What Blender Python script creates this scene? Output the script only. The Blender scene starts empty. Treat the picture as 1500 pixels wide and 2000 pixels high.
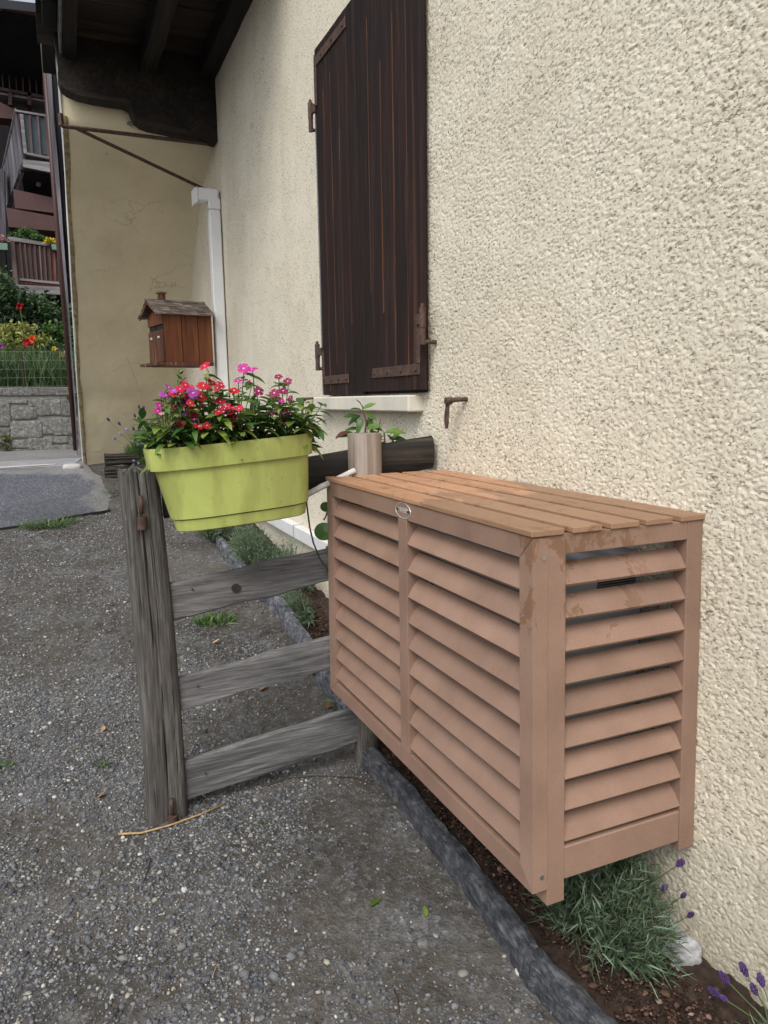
import bpy, bmesh, math, random
import numpy as np
from mathutils import Vector, Matrix
random.seed(7); RNG = np.random.default_rng(11)
sc = bpy.context.scene
COL = sc.collection
PI = math.pi

# ------------------------------------------------------------------ camera, sky, sun, exposure
CAM = np.array([-1.41346588, -1.29737898, 1.53507508])
ROT = (1.416950694550711, 0.015626611134622367, -0.41330114133311785)
FPX = 1433.19
cd = bpy.data.cameras.new('camera'); cam = bpy.data.objects.new('camera', cd); COL.objects.link(cam)
cam.location = CAM; cam.rotation_euler = ROT
cd.sensor_fit = 'AUTO'; cd.sensor_width = 36.0; cd.lens = FPX / 2000 * 36.0
cd.clip_start = 0.05; cd.clip_end = 400
sc.camera = cam
w = bpy.data.worlds.new('World'); sc.world = w; w.use_nodes = True
nt = w.node_tree; nt.nodes.clear()
wo = nt.nodes.new('ShaderNodeOutputWorld'); bg = nt.nodes.new('ShaderNodeBackground')
sky = nt.nodes.new('ShaderNodeTexSky'); sky.sky_type = 'NISHITA'; sky.sun_disc = False
SUN_EL, SUN_AZ = math.radians(50), math.radians(222)      # azimuth from +Y clockwise: the sun stands behind left
sky.sun_elevation = SUN_EL; sky.sun_rotation = SUN_AZ; sky.air_density = 1.0; sky.dust_density = 3.0; sky.ozone_density = 1.0
hs = nt.nodes.new('ShaderNodeHueSaturation'); hs.inputs['Saturation'].default_value = 0.28
nt.links.new(sky.outputs[0], hs.inputs['Color']); nt.links.new(hs.outputs[0], bg.inputs[0])
bg.inputs[1].default_value = 0.15; nt.links.new(bg.outputs[0], wo.inputs[0])
sl = bpy.data.lights.new('sun', 'SUN'); sun = bpy.data.objects.new('sun', sl); COL.objects.link(sun)
sl.energy = 1.25; sl.angle = math.radians(30); sl.color = (1.0, 0.97, 0.92)
sdir = Vector((math.sin(SUN_AZ) * math.cos(SUN_EL), math.cos(SUN_AZ) * math.cos(SUN_EL), math.sin(SUN_EL)))
sun.rotation_euler = sdir.to_track_quat('Z', 'Y').to_euler()
sc.view_settings.view_transform = 'Standard'; sc.view_settings.look = 'None'
sc.view_settings.gamma = 1; sc.view_settings.use_curve_mapping = False
sc.view_settings.exposure = 0.42

# ------------------------------------------------------------------ turning a pixel of the photograph into a point of a real plane
def _R(rx, ry, rz):
    c, s = math.cos, math.sin
    X = np.array([[1,0,0],[0,c(rx),-s(rx)],[0,s(rx),c(rx)]]); Y = np.array([[c(ry),0,s(ry)],[0,1,0],[-s(ry),0,c(ry)]])
    Z = np.array([[c(rz),-s(rz),0],[s(rz),c(rz),0],[0,0,1]]); return Z @ Y @ X
RM = _R(*ROT)
def ray(px, py): return RM @ np.array([(px - 750) / FPX, (1000 - py) / FPX, -1.0])
def at(px, py, x=None, y=None, z=None):
    d = ray(px, py)
    t = (x - CAM[0]) / d[0] if x is not None else (y - CAM[1]) / d[1] if y is not None else (z - CAM[2]) / d[2]
    return CAM + t * d
GY = [-80, -3, 1.25, 1.5, 2.4, 3.1, 4.1, 5.5, 8.2, 10, 60, 150]; GZ = [0, 0, -.02, .01, .15, .25, .37, .54, .8, .86, 1.0, 1.2]
def gz(x, y):
    g = (np.interp(y, GY, GZ) * 2 + np.interp(y - .12, GY, GZ) + np.interp(y + .12, GY, GZ)) / 4
    return g + .05 * np.clip(x + 1.1, -1, 1.1) * np.clip((6 - y) / 3, 0, 1)
def og(px, py, dz=0.0):
    d = ray(px, py); t = .5
    while t < 60:
        p = CAM + d * t
        if p[2] <= gz(p[0], p[1]) + dz: return p
        t += .004
    return p

# ------------------------------------------------------------------ numpy noise
def _hash(ix, iy, iz, seed):
    h = (ix.astype(np.int64) * 374761393 + iy.astype(np.int64) * 668265263 + iz.astype(np.int64) * 2147483647 + seed * 974711) & 0xffffffff
    h = ((h ^ (h >> 13)) * 1274126177) & 0xffffffff
    h = h ^ (h >> 16)
    return (h & 0xffffff) / float(0xffffff)
def vnoise(x, y, z=None, seed=0):
    x = np.asarray(x, float); y = np.asarray(y, float)
    if z is None:
        ix, iy = np.floor(x), np.floor(y); fx, fy = x - ix, y - iy
        u, v = fx*fx*(3-2*fx), fy*fy*(3-2*fy); o = np.zeros_like(ix)
        a = _hash(ix, iy, o, seed); b = _hash(ix+1, iy, o, seed); c = _hash(ix, iy+1, o, seed); d = _hash(ix+1, iy+1, o, seed)
        return (a*(1-u)+b*u)*(1-v) + (c*(1-u)+d*u)*v
    z = np.asarray(z, float); iz = np.floor(z); fz = z - iz; wz = fz*fz*(3-2*fz)
    ix, iy = np.floor(x), np.floor(y); fx, fy = x - ix, y - iy; u, v = fx*fx*(3-2*fx), fy*fy*(3-2*fy)
    r = 0
    for k, wk in ((0, 1-wz), (1, wz)):
        a = _hash(ix, iy, iz+k, seed); b = _hash(ix+1, iy, iz+k, seed); c = _hash(ix, iy+1, iz+k, seed); d = _hash(ix+1, iy+1, iz+k, seed)
        r = r + wk * ((a*(1-u)+b*u)*(1-v) + (c*(1-u)+d*u)*v)
    return r
def fbm(x, y, z=None, seed=0, o=3):
    s, a, t = 0, 1, 0
    for k in range(o):
        s = s + a * vnoise(x*2**k, y*2**k, None if z is None else z*2**k, seed+k*17); t += a; a *= .5
    return s / t

# ------------------------------------------------------------------ materials
class NT:
    def __init__(s, name):
        s.m = bpy.data.materials.new(name); s.m.use_nodes = True; s.t = s.m.node_tree; s.t.nodes.clear()
        s.out = s.n('OutputMaterial'); s.b = s.n('BsdfPrincipled'); s.l(s.b, s.out)
    def n(s, k, **kw):
        o = s.t.nodes.new('ShaderNode' + k)
        for a, v in kw.items(): setattr(o, a, v)
        return o
    def l(s, a, b, i=0, o=0):
        a = a if isinstance(a, bpy.types.NodeSocket) else a.outputs[o]
        b = b if isinstance(b, bpy.types.NodeSocket) else b.inputs[i]
        s.t.links.new(a, b)
    def coord(s, scale=(1,1,1), rnd=True, src='Object'):
        tc = s.n('TexCoord'); mp = s.n('Mapping'); mp.inputs['Scale'].default_value = scale
        if rnd:
            oi = s.n('ObjectInfo'); mul = s.n('VectorMath', operation='SCALE'); mul.inputs[0].default_value = (13.1, 7.7, 9.3)
            s.l(oi.outputs['Random'], mul.inputs['Scale']); add = s.n('VectorMath', operation='ADD')
            s.l(tc.outputs[src], add.inputs[0]); s.l(mul.outputs[0], add.inputs[1]); s.l(add, mp)
        else: s.l(tc.outputs[src], mp)
        return mp
    def noise(s, vec, scale, detail=4, rough=.55, dist=0):
        o = s.n('TexNoise'); o.inputs['Scale'].default_value = scale; o.inputs['Detail'].default_value = detail
        o.inputs['Roughness'].default_value = rough; o.inputs['Distortion'].default_value = dist; s.l(vec, o.inputs['Vector']); return o
    def ramp(s, fac, stops):
        r = s.n('ValToRGB'); e = r.color_ramp.elements
        while len(e) < len(stops): e.new(.5)
        for k, (p, c) in enumerate(stops):
            e[k].position = p; e[k].color = (*c, 1) if not isinstance(c, (int, float)) else (c, c, c, 1)
        s.l(fac, r.inputs[0]); return r
    def mix(s, fac, a, b, mode='MIX'):
        m = s.n('Mix', data_type='RGBA', blend_type=mode)
        if isinstance(fac, (int, float)): m.inputs[0].default_value = fac
        else: s.l(fac, m.inputs[0])
        for k, v in ((6, a), (7, b)):
            if isinstance(v, tuple): m.inputs[k].default_value = (*v, 1)
            else: s.l(v, m.inputs[k])
        return m.outputs[2]
    def vary(s, col, amt):
        oi = s.n('ObjectInfo'); mr = s.n('MapRange'); mr.inputs[3].default_value = 1-amt; mr.inputs[4].default_value = 1+amt
        s.l(oi.outputs['Random'], mr.inputs[0]); v = s.n('HueSaturation'); s.l(mr.outputs[0], v.inputs['Value']); s.l(col, v.inputs['Color']); return v.outputs[0]
    def bump(s, h, strength=.3, dist=.01, prev=None):
        b = s.n('Bump'); b.inputs['Strength'].default_value = strength; b.inputs['Distance'].default_value = dist
        s.l(h, b.inputs['Height'])
        if prev: s.l(prev, b.inputs['Normal'])
        return b
    def fin(s, col, rough=.7, bump=None, spec=.4, sss=None, trans=None):
        if isinstance(col, tuple): s.b.inputs['Base Color'].default_value = (*col, 1)
        else: s.l(col, s.b.inputs['Base Color'])
        if isinstance(rough, (int, float)): s.b.inputs['Roughness'].default_value = rough
        else: s.l(rough, s.b.inputs['Roughness'])
        s.b.inputs['Specular IOR Level'].default_value = spec
        if bump: s.l(bump, s.b.inputs['Normal'])
        return s.m

def wood(name, dark, mid, light, ax=2, fine=90, broad=9, rough=.75, bs=.5, var=.12, streak=None, st_amt=.5):
    """weathered wood whose grain runs along axis ax"""
    n = NT(name); sc3 = [1, 1, 1]; sc3[ax] = .035; v = n.coord(tuple(sc3)); sc4 = [1, 1, 1]; sc4[ax] = .2; v2 = n.coord(tuple(sc4))
    a = n.noise(v, fine, 5, .65, .4); b = n.noise(v2, broad, 4, .6, .6)
    ad = n.n('Math', operation='MULTIPLY_ADD'); ad.inputs[1].default_value = .55; n.l(a, ad.inputs[0])
    m2 = n.n('Math', operation='MULTIPLY'); m2.inputs[1].default_value = .45; n.l(b, m2.inputs[0]); n.l(m2, ad.inputs[2])
    c = n.ramp(ad.outputs[0], [(.34, dark), (.5, mid), (.66, light)]).outputs[0]
    if streak:
        sn = n.noise(v, fine*.35, 3, .5); f = n.ramp(sn.outputs[0], [(.6, 0.), (.68, 1.)]); f2 = n.noise(v2, 3, 2); f3 = n.ramp(f2.outputs[0], [(.45, 0.), (.65, st_amt)])
        mm = n.n('Math', operation='MULTIPLY'); n.l(f, mm.inputs[0]); n.l(f3, mm.inputs[1]); c = n.mix(mm.outputs[0], c, streak)
    c = n.vary(c, var)
    return n.fin(c, rough, n.bump(a.outputs[0], bs, .004), .3)

def roughcast():
    n = NT('roughcast_render'); v = n.coord((1,1,1), False); va = n.coord((1, 1, 1.35), False)
    big = n.noise(v, 1.3, 4, .6); fine = n.noise(va, 230, 3, .6); med = n.noise(va, 118, 4, .66, .5); vo = n.n('TexVoronoi', feature='SMOOTH_F1'); vo.inputs['Scale'].default_value = 74; vo.inputs['Smoothness'].default_value = .35; vo.inputs['Randomness'].default_value = 1
    wv = n.mix(.012, va.outputs[0], med.outputs['Color']); n.l(wv, vo.inputs['Vector'])
    c = n.ramp(big.outputs[0], [(.3, (.66,.605,.48)), (.5, (.735,.68,.55)), (.72, (.785,.735,.605))]).outputs[0]
    vs = n.coord((1, 2.2, .18), False); st = n.noise(vs, 1.6, 4, .6); f = n.ramp(st.outputs[0], [(.55, 0.), (.74, .30)]); c = n.mix(f.outputs[0], c, (.60,.50,.38))
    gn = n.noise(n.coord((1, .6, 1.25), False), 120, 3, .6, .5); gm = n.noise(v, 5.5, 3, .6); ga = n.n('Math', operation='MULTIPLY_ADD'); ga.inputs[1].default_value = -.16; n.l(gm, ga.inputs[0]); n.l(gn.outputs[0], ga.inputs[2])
    gr = n.ramp(ga.outputs[0], [(.285, .85), (.345, 0.)]); c = n.mix(gr.outputs[0], c, (.23,.195,.14))   # dark speckle: shade of the small pits put into the colour
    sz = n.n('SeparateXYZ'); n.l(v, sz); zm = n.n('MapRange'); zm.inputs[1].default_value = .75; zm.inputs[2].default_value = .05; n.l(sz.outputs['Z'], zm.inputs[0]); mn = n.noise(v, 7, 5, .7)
    mm = n.n('Math', operation='MULTIPLY'); n.l(zm, mm.inputs[0]); n.l(mn.outputs[0], mm.inputs[1]); f = n.ramp(mm.outputs[0], [(.16, 0.), (.5, .65)]); c = n.mix(f.outputs[0], c, (.40,.355,.26))   # patchy khaki, stronger towards the ground
    sp = n.noise(v, 8, 4, .7); f = n.ramp(sp.outputs[0], [(.58, 0.), (.75, .3)]); c = n.mix(f.outputs[0], c, (.68,.60,.47))
    pit = n.ramp(med.outputs[0], [(.28, 0.), (.41, .9), (.8, 1.)]); b1 = n.bump(vo.outputs[0], .15, -.003); b2 = n.bump(pit.outputs[0], .8, .0065, b1); b3 = n.bump(fine.outputs[0], .45, .003, b2)
    return n.fin(c, .95, b3, .15)
def smooth_plaster():
    n = NT('smooth_plaster'); v = n.coord((1,1,1), False); a = n.noise(v, 1.6, 5, .6); b = n.noise(v, 14, 4, .6); z = n.noise(v, 5, 3, .6, 1.2)
    c = n.ramp(a.outputs[0], [(.3, (.64,.56,.40)), (.5, (.73,.65,.47)), (.7, (.78,.70,.52))]).outputs[0]
    f = n.ramp(z.outputs[0], [(.62, 0.), (.75, .3)]); c = n.mix(f.outputs[0], c, (.50,.44,.33))
    cr = n.n('TexVoronoi', feature='DISTANCE_TO_EDGE'); cr.inputs['Scale'].default_value = 2.3; w = n.mix(.12, v.outputs[0], z.outputs['Color']); n.l(w, cr.inputs['Vector'])
    cm = n.ramp(cr.outputs[0], [(0., .5), (.012, 0.)]); g = n.noise(v, 1.1, 2); gm = n.ramp(g.outputs[0], [(.52, 0.), (.6, 1.)])
    mm = n.n('Math', operation='MULTIPLY'); n.l(cm, mm.inputs[0]); n.l(gm, mm.inputs[1]); c = n.mix(mm.outputs[0], c, (.30,.25,.17))
    return n.fin(c, .9, n.bump(z.outputs[0], .35, .02, n.bump(b.outputs[0], .3, .01)), .2)
def plain(name, c, rough=.6, amt=.15, scale=20, bs=.1, metal=0, spec=.4, var=0.0):
    n = NT(name); v = n.coord(); a = n.noise(v, scale, 5, .6)
    d = tuple(x*(1-amt) for x in c); l = tuple(min(1, x*(1+amt)) for x in c)
    cc = n.ramp(a.outputs[0], [(.3, d), (.7, l)]).outputs[0]
    if var: cc = n.vary(cc, var)
    m = n.fin(cc, rough, n.bump(a.outputs[0], bs, .004), spec); n.b.inputs['Metallic'].default_value = metal; return m
def rust():
    n = NT('rusty_iron'); v = n.coord(); a = n.noise(v, 40, 5, .7); b = n.noise(v, 9, 3, .6)
    c = n.ramp(a.outputs[0], [(.3, (.035,.022,.018)), (.55, (.085,.05,.038)), (.75, (.17,.085,.05))]).outputs[0]
    return n.fin(c, .75, n.bump(a.outputs[0], .5, .004), .4)
def composite(name, top=False):
    """brown composite board of the cover: fine brushed grain, faint grime; damp and orange streaks on the lid"""
    n = NT(name); v = n.coord((1, .03, 1) if top else (1,1,1)); g = n.noise(v, 260, 3, .6)
    o = n.coord((1,1,1)); a = n.noise(o, 6, 4, .6); sp = n.noise(o, 70, 4, .75)
    if top:
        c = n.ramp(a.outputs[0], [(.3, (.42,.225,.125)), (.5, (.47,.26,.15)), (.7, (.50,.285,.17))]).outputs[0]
        q = n.coord((1, .45, 1)); dn = n.noise(q, 3.1, 5, .62, .6); sx = n.n('SeparateXYZ'); tc2 = n.n('TexCoord'); n.l(tc2.outputs['Object'], sx)
        ad = n.n('Math', operation='MULTIPLY_ADD'); ad.inputs[1].default_value = -.55; n.l(sx.outputs['Y'], ad.inputs[0]); n.l(dn.outputs[0], ad.inputs[2])
        f = n.ramp(ad.outputs[0], [(.50, 0.), (.53, .8)]); c = n.mix(f.outputs[0], c, (.27,.165,.102))
        dd = n.noise(o, 22, 5, .7); f = n.ramp(dd.outputs[0], [(.55, 0.), (.64, .65)]); c = n.mix(f.outputs[0], c, (.18,.088,.045))
    else:
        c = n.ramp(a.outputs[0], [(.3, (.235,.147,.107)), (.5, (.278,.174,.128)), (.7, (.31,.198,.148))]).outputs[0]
        f = n.ramp(sp.outputs[0], [(.60, 0.), (.72, .32)]); c = n.mix(f.outputs[0], c, (.21,.12,.08))
        f = n.ramp(sp.outputs[0], [(.22, .35), (.34, 0.)]); c = n.mix(f.outputs[0], c, (.45,.31,.24))
    if not top:     # damp drip marks under the lid and on the end slats
        sx = n.n('SeparateXYZ'); tc2 = n.n('TexCoord'); n.l(tc2.outputs['Object'], sx); sy = n.n('MapRange'); sy.inputs[1].default_value = -.595; sy.inputs[2].default_value = -.60; n.l(sx.outputs['Y'], sy.inputs[0])
        sxm = n.n('MapRange'); sxm.inputs[1].default_value = .11; sxm.inputs[2].default_value = .02; n.l(sx.outputs['X'], sxm.inputs[0])
        szm = n.n('MapRange'); szm.inputs[1].default_value = .50; szm.inputs[2].default_value = .88; n.l(sx.outputs['Z'], szm.inputs[0])
        dn = n.noise(n.coord((1, 1, .55), False), 15, 5, .68, .4); ad = n.n('Math', operation='MULTIPLY_ADD'); ad.inputs[1].default_value = .22; n.l(szm, ad.inputs[0]); n.l(dn.outputs[0], ad.inputs[2])
        f = n.ramp(ad.outputs[0], [(.695, 0.), (.715, .85)]); m1 = n.n('Math', operation='MULTIPLY'); n.l(f, m1.inputs[0]); n.l(sy, m1.inputs[1]); m2 = n.n('Math', operation='MULTIPLY'); n.l(m1, m2.inputs[0]); n.l(sxm, m2.inputs[1]); c = n.mix(m2.outputs[0], c, (.20,.108,.062))
    gr = n.ramp(g.outputs[0], [(.3, .86), (.7, 1.1)]); c = n.mix(.6, c, gr.outputs[0], 'MULTIPLY')
    c = n.vary(c, .085)
    return n.fin(c, .55 if top else .62, n.bump(g.outputs[0], .22, .0015), .35)
def lime():
    n = NT('lime_plastic'); v = n.coord((1,1,1), False); vs = n.coord((1,1,.25), False); a = n.noise(vs, 9, 4, .6); b = n.noise(v, 5, 4, .6, .5); d = n.noise(v, 55, 4, .75)
    c = n.ramp(b.outputs[0], [(.3, (.42,.48,.125)), (.6, (.49,.55,.165))]).outputs[0]
    f = n.ramp(a.outputs[0], [(.45, 0.), (.60, .7)]); c = n.mix(f.outputs[0], c, (.31,.33,.095))
    f = n.ramp(d.outputs[0], [(.62, 0.), (.70, .55)]); c = n.mix(f.outputs[0], c, (.15,.15,.05))
    return n.fin(c, .45, None, .35)
def leafmat(name, base, light, dark=None, rough=.45, trans=.25, attr=False):
    n = NT(name); oi = n.n('ObjectInfo')
    if attr:
        at_ = n.n('Attribute', attribute_name='tint'); fac = at_.outputs['Fac']
    else: fac = oi.outputs['Random']
    c = n.ramp(fac, [(0., dark or tuple(x*.55 for x in base)), (.5, base), (1., light)]).outputs[0]
    v = n.coord(); a = n.noise(v, 60, 2); f = n.ramp(a.outputs[0], [(.3, .8), (.7, 1.15)]); c = n.mix(1., c, f.outputs[0], 'MULTIPLY')
    n.fin(c, rough, n.bump(a.outputs[0], .15, .003), .45)
    tr = n.n('BsdfTranslucent'); n.l(c, tr); ms = n.n('MixShader'); ms.inputs[0].default_value = trans
    n.l(n.b, ms, 1); n.l(tr, ms, 2); n.l(ms, n.out); return n.m
def stones_mat(name, stops, rough=.85):
    n = NT(name); a = n.n('Attribute', attribute_name='tint'); c = n.ramp(a.outputs['Fac'], stops).outputs[0]; n.t.nodes[-1].color_ramp.interpolation = 'LINEAR'
    v = n.coord((1,1,1), False); b = n.noise(v, 190, 3, .6); f = n.ramp(b.outputs[0], [(.3, .75), (.7, 1.2)]); c = n.mix(1., c, f.outputs[0], 'MULTIPLY')
    return n.fin(c, rough, n.bump(b.outputs[0], .3, .002), .3)
def groundmat():
    n = NT('gravelly_dirt'); v = n.coord((1,1,1), False); big = n.noise(v, 1.7, 5, .6, .4); mid = n.noise(v, 30, 4, .7); vo = n.n('TexVoronoi'); vo.inputs['Scale'].default_value = 150; n.l(v, vo.inputs['Vector'])
    vo2 = n.n('TexVoronoi'); vo2.inputs['Scale'].default_value = 70; n.l(v, vo2.inputs['Vector'])
    dirt = n.ramp(big.outputs[0], [(.3, (.042,.036,.030)), (.5, (.070,.061,.051)), (.72, (.115,.103,.088))]).outputs[0]
    peb = n.ramp(vo.outputs['Color'], [(.1, (.05,.053,.06)), (.5, (.125,.127,.13)), (.8, (.20,.20,.20)), (.97, (.36,.355,.34))]).outputs[0]
    m = n.ramp(mid.outputs[0], [(.46, 0.), (.64, .7)]); c = n.mix(m.outputs[0], dirt, peb)
    peb2 = n.ramp(vo2.outputs['Color'], [(.1, (.05,.055,.065)), (.6, (.15,.15,.155)), (.95, (.32,.315,.30))]).outputs[0]
    m2 = n.ramp(n.noise(v, 4, 4, .6).outputs[0], [(.48, 0.), (.64, .5)]); c = n.mix(m2.outputs[0], c, peb2)
    b1 = n.bump(vo2.outputs['Distance'], .5, .006); b2 = n.bump(vo.outputs['Distance'], .6, .003, b1); b3 = n.bump(mid.outputs[0], .6, .01, b2)
    return n.fin(c, .95, b3, .2)
def asphalt(name='asphalt', wet=True):
    n = NT(name); v = n.coord((1,1,1), False); vo = n.n('TexVoronoi'); vo.inputs['Scale'].default_value = 95; n.l(v, vo.inputs['Vector']); a = n.noise(v, .9, 5, .6, .5)
    c = n.ramp(vo.outputs['Color'], [(.1, (.05,.053,.065)), (.6, (.095,.10,.12)), (.95, (.27,.28,.32))]).outputs[0]
    d = n.ramp(vo.outputs['Color'], [(.1, (.15,.15,.15)), (.6, (.20,.20,.20)), (.95, (.33,.33,.33))]).outputs[0]
    at_ = n.n('Attribute', attribute_name='tint'); q = n.noise(v, 9, 4, .7); ad = n.n('Math', operation='ADD'); n.l(at_.outputs['Fac'], ad.inputs[0]); n.l(q.outputs[0], ad.inputs[1])
    f = n.ramp(ad.outputs[0], [(.62, 0.), (1.0, 1.)]); c = n.mix(f.outputs[0], c, d)
    f = n.ramp(a.outputs[0], [(.35, .8), (.7, 1.15)]); c = n.mix(1., c, f.outputs[0], 'MULTIPLY')
    return n.fin(c, .65, n.bump(vo.outputs['Distance'], .5, .006), .4)
def granite():
    n = NT('granite_block'); v = n.coord(); a = n.noise(v, 26, 6, .75); b = n.noise(v, 3, 3)
    c = n.ramp(a.outputs[0], [(.30, (.06,.06,.057)), (.5, (.19,.19,.178)), (.70, (.38,.38,.36))]).outputs[0]
    f = n.ramp(b.outputs[0], [(.5, 0.), (.7, .45)]); c = n.mix(f.outputs[0], c, (.14,.14,.11)); c = n.vary(c, .15)
    return n.fin(c, .9, n.bump(a.outputs[0], .8, .03), .25)

M = {}
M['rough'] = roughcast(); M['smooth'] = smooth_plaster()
M['shutter'] = wood('stained_shutter_wood', (.006,.003,.003), (.015,.0065,.0055), (.036,.016,.012), 2, 60, 7, .7, .7, .28, (.15,.065,.03), .7)
M['joint'] = wood('bare_worn_edge', (.03,.012,.008), (.085,.034,.018), (.20,.09,.042), 2, 60, 5, .8, .4, .3)
M['shutter_edge'] = wood('grey_end_grain', (.06,.05,.05), (.15,.14,.14), (.26,.25,.26), 2, 60, 6, .8, .4)
M['grey_x'] = wood('grey_weathered_board', (.060,.059,.061), (.145,.142,.142), (.27,.262,.255), 0, 170, 14, .88, .9, .10, (.27,.26,.25), .4)
M['grey_z'] = wood('grey_weathered_post', (.030,.026,.024), (.092,.084,.077), (.20,.188,.172), 2, 150, 14, .92, 1.0, .1, (.26,.245,.22), .5)
M['pale_z'] = wood('pale_weathered_post', (.15,.11,.08), (.30,.25,.205), (.44,.41,.38), 2, 50, 7, .8, .5, .1)
M['dark_x'] = wood('dark_stained_log', (.009,.008,.008), (.022,.019,.017), (.075,.06,.045), 0, 60, 6, .5, .4, .1)
M['dark_roof'] = wood('dark_roof_timber', (.008,.0065,.006), (.018,.014,.012), (.042,.034,.028), 1, 50, 5, .8, .5, .2)
M['dark_board'] = wood('dark_roof_board', (.012,.009,.008), (.028,.020,.016), (.075,.055,.042), 0, 60, 6, .8, .5, .3)
def edge_timber(name, k):
    n = NT(name); v = n.coord((1, .22, 1), False); a = n.noise(v, 62, 5, .72, .8); b = n.noise(n.coord((1,1,1), False), 19, 5, .7); z = n.n('Math', operation='MULTIPLY_ADD'); z.inputs[1].default_value = .5; n.l(a, z.inputs[0])
    h = n.n('Math', operation='MULTIPLY'); h.inputs[1].default_value = .5; n.l(b, h.inputs[0]); n.l(h, z.inputs[2])
    c = n.ramp(z.outputs[0], [(.36, tuple(x*k for x in (.014,.015,.018))), (.5, tuple(x*k for x in (.058,.061,.071))), (.64, tuple(x*k for x in (.17,.172,.18)))]).outputs[0]
    sp = n.noise(v, 160, 2); f = n.ramp(sp.outputs[0], [(.66, 0.), (.74, .6)]); c = n.mix(f.outputs[0], c, (.24,.225,.20))
    return n.fin(c, .88, n.bump(z.outputs[0], 1.0, .012), .25)
M['slate_y'] = edge_timber('dark_edging_timber', 1.0); M['edge_grey'] = edge_timber('grey_edging_timber', 1.7)
M['slate_old'] = wood('dark_edging_timber', (.020,.021,.024), (.055,.058,.066), (.16,.163,.172), 1, 120, 34, .85, 1.0, .1, (.20,.19,.18), .6)
M['mail'] = wood('varnished_cedar', (.06,.018,.008), (.13,.040,.016), (.20,.070,.028), 2, 60, 7, .5, .3, .10, (.30,.13,.05), .3)
M['mail_front'] = wood('worn_cedar_front', (.035,.012,.008), (.09,.032,.016), (.22,.10,.045), 2, 60, 7, .6, .3, .10, (.45,.27,.14), .8)
M['mail_roof'] = wood('weathered_cedar_shingle', (.04,.03,.025), (.11,.085,.07), (.33,.29,.24), 0, 60, 12, .8, .7, .25)
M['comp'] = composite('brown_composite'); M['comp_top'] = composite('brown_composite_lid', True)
M['lime'] = lime(); M['rust'] = rust()
M['white'] = plain('white_plastic', (.74,.745,.75), .35, .05, 6, .02)
M['white_seam'] = plain('grey_seam', (.25,.25,.26), .6)
M['sill'] = plain('cream_stone_sill', (.62,.59,.50), .8, .10, 5, .2)
M['soil'] = plain('potting_soil', (.035,.022,.014), .95, .4, 60, .8)
M['mulch'] = plain('dark_mulch', (.038,.023,.016), .95, .5, 50, 1.0)
M['unit'] = plain('grey_unit_casing', (.30,.33,.38), .5, .05, 5, .02); M['unit_dark'] = plain('dark_grille', (.02,.02,.022), .6)
M['steel'] = plain('satin_steel', (.55,.60,.62), .35, .08, 30, .05, .8, .5); M['bolt'] = plain('zinc_bolt', (.45,.45,.44), .4, .1, 30, .05, .9)
M['letter'] = plain('pale_raised_metal', (.80,.86,.86), .3, .03, 30, .02, .6)
M['birch'] = plain('birch_bark', (.58,.56,.53), .8, .35, 30, .4); M['birch_dark'] = plain('dark_bark', (.05,.035,.028), .9, .4, 40, .6)
M['twig'] = plain('dry_straw', (.42,.28,.13), .7, .25, 40, .2); M['dtwig'] = plain('dark_twig', (.05,.04,.035), .8, .3, 40, .2)
M['rock'] = plain('white_flaky_rock', (.38,.38,.39), .9, .55, 34, 1.0); M['granite'] = granite()
M['mortar'] = plain('grey_mortar', (.20,.195,.18), .95, .25, 20, .6)
M['kerb'] = plain('pale_kerb_stone', (.50,.50,.48), .85, .12, 10, .3); M['concrete'] = plain('worn_concrete', (.27,.27,.28), .9, .2, 6, .3)
M['asphalt'] = asphalt(); M['wetasph'] = plain('damp_asphalt', (.055,.055,.062), .6, .35, 120, .5)
M['redbrown'] = plain('red_brown_paint', (.075,.034,.032), .55, .15, 6, .1); M['brownpipe'] = plain('brown_pipe', (.05,.022,.020), .45, .15, 8, .05)
M['chalet'] = wood('black_chalet_wood', (.005,.005,.007), (.010,.009,.011), (.020,.018,.02), 2, 20, 3, .9, .4, .2)
M['bal'] = wood('balcony_wood', (.045,.028,.026), (.09,.055,.05), (.17,.125,.12), 2, 25, 4, .8, .4, .25)
M['balgrey'] = wood('grey_balcony_wood', (.09,.08,.085), (.19,.175,.18), (.36,.34,.36), 0, 20, 4, .8, .4, .15)
M['balred'] = wood('faded_red_board', (.10,.03,.025), (.17,.05,.04), (.26,.10,.08), 2, 25, 4, .8, .4, .1)
M['balplank'] = wood('silvered_plank', (.045,.042,.05), (.10,.095,.11), (.22,.21,.24), 2, 20, 3, .8, .4, .2)
M['bluesheet'] = plain('blue_grey_sheet', (.035,.06,.08), .5, .3, 4, .1); M['pale_metal'] = plain('pale_roof_metal', (.45,.5,.6), .5, .08, 3, .02)
M['greenbox'] = plain('sage_green_box', (.13,.22,.17), .6, .1, 8, .05)
M['wire'] = plain('galvanised_wire', (.35,.36,.35), .5, .1, 10, .02, .5)
M['green_leaf'] = leafmat('vinca_leaf', (.07,.16,.036), (.28,.38,.07), (.04,.095,.028), .34, .28)
M['apple_leaf'] = leafmat('young_leaf', (.07,.16,.03), (.17,.28,.06), (.04,.09,.025), .4, .3)
M['red_leaf'] = leafmat('reddened_leaf', (.13,.05,.035), (.16,.09,.04)); M['round_leaf'] = leafmat('round_leaf', (.05,.13,.02), (.07,.16,.03), (.04,.11,.02))
M['stem'] = plain('green_stem', (.10,.15,.05), .6); M['brown_stem'] = plain('brown_stem', (.12,.06,.04), .7)
M['lav'] = leafmat('lavender_foliage', (.095,.16,.085), (.30,.37,.27), (.085,.075,.045), .7, .15, True)
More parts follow.
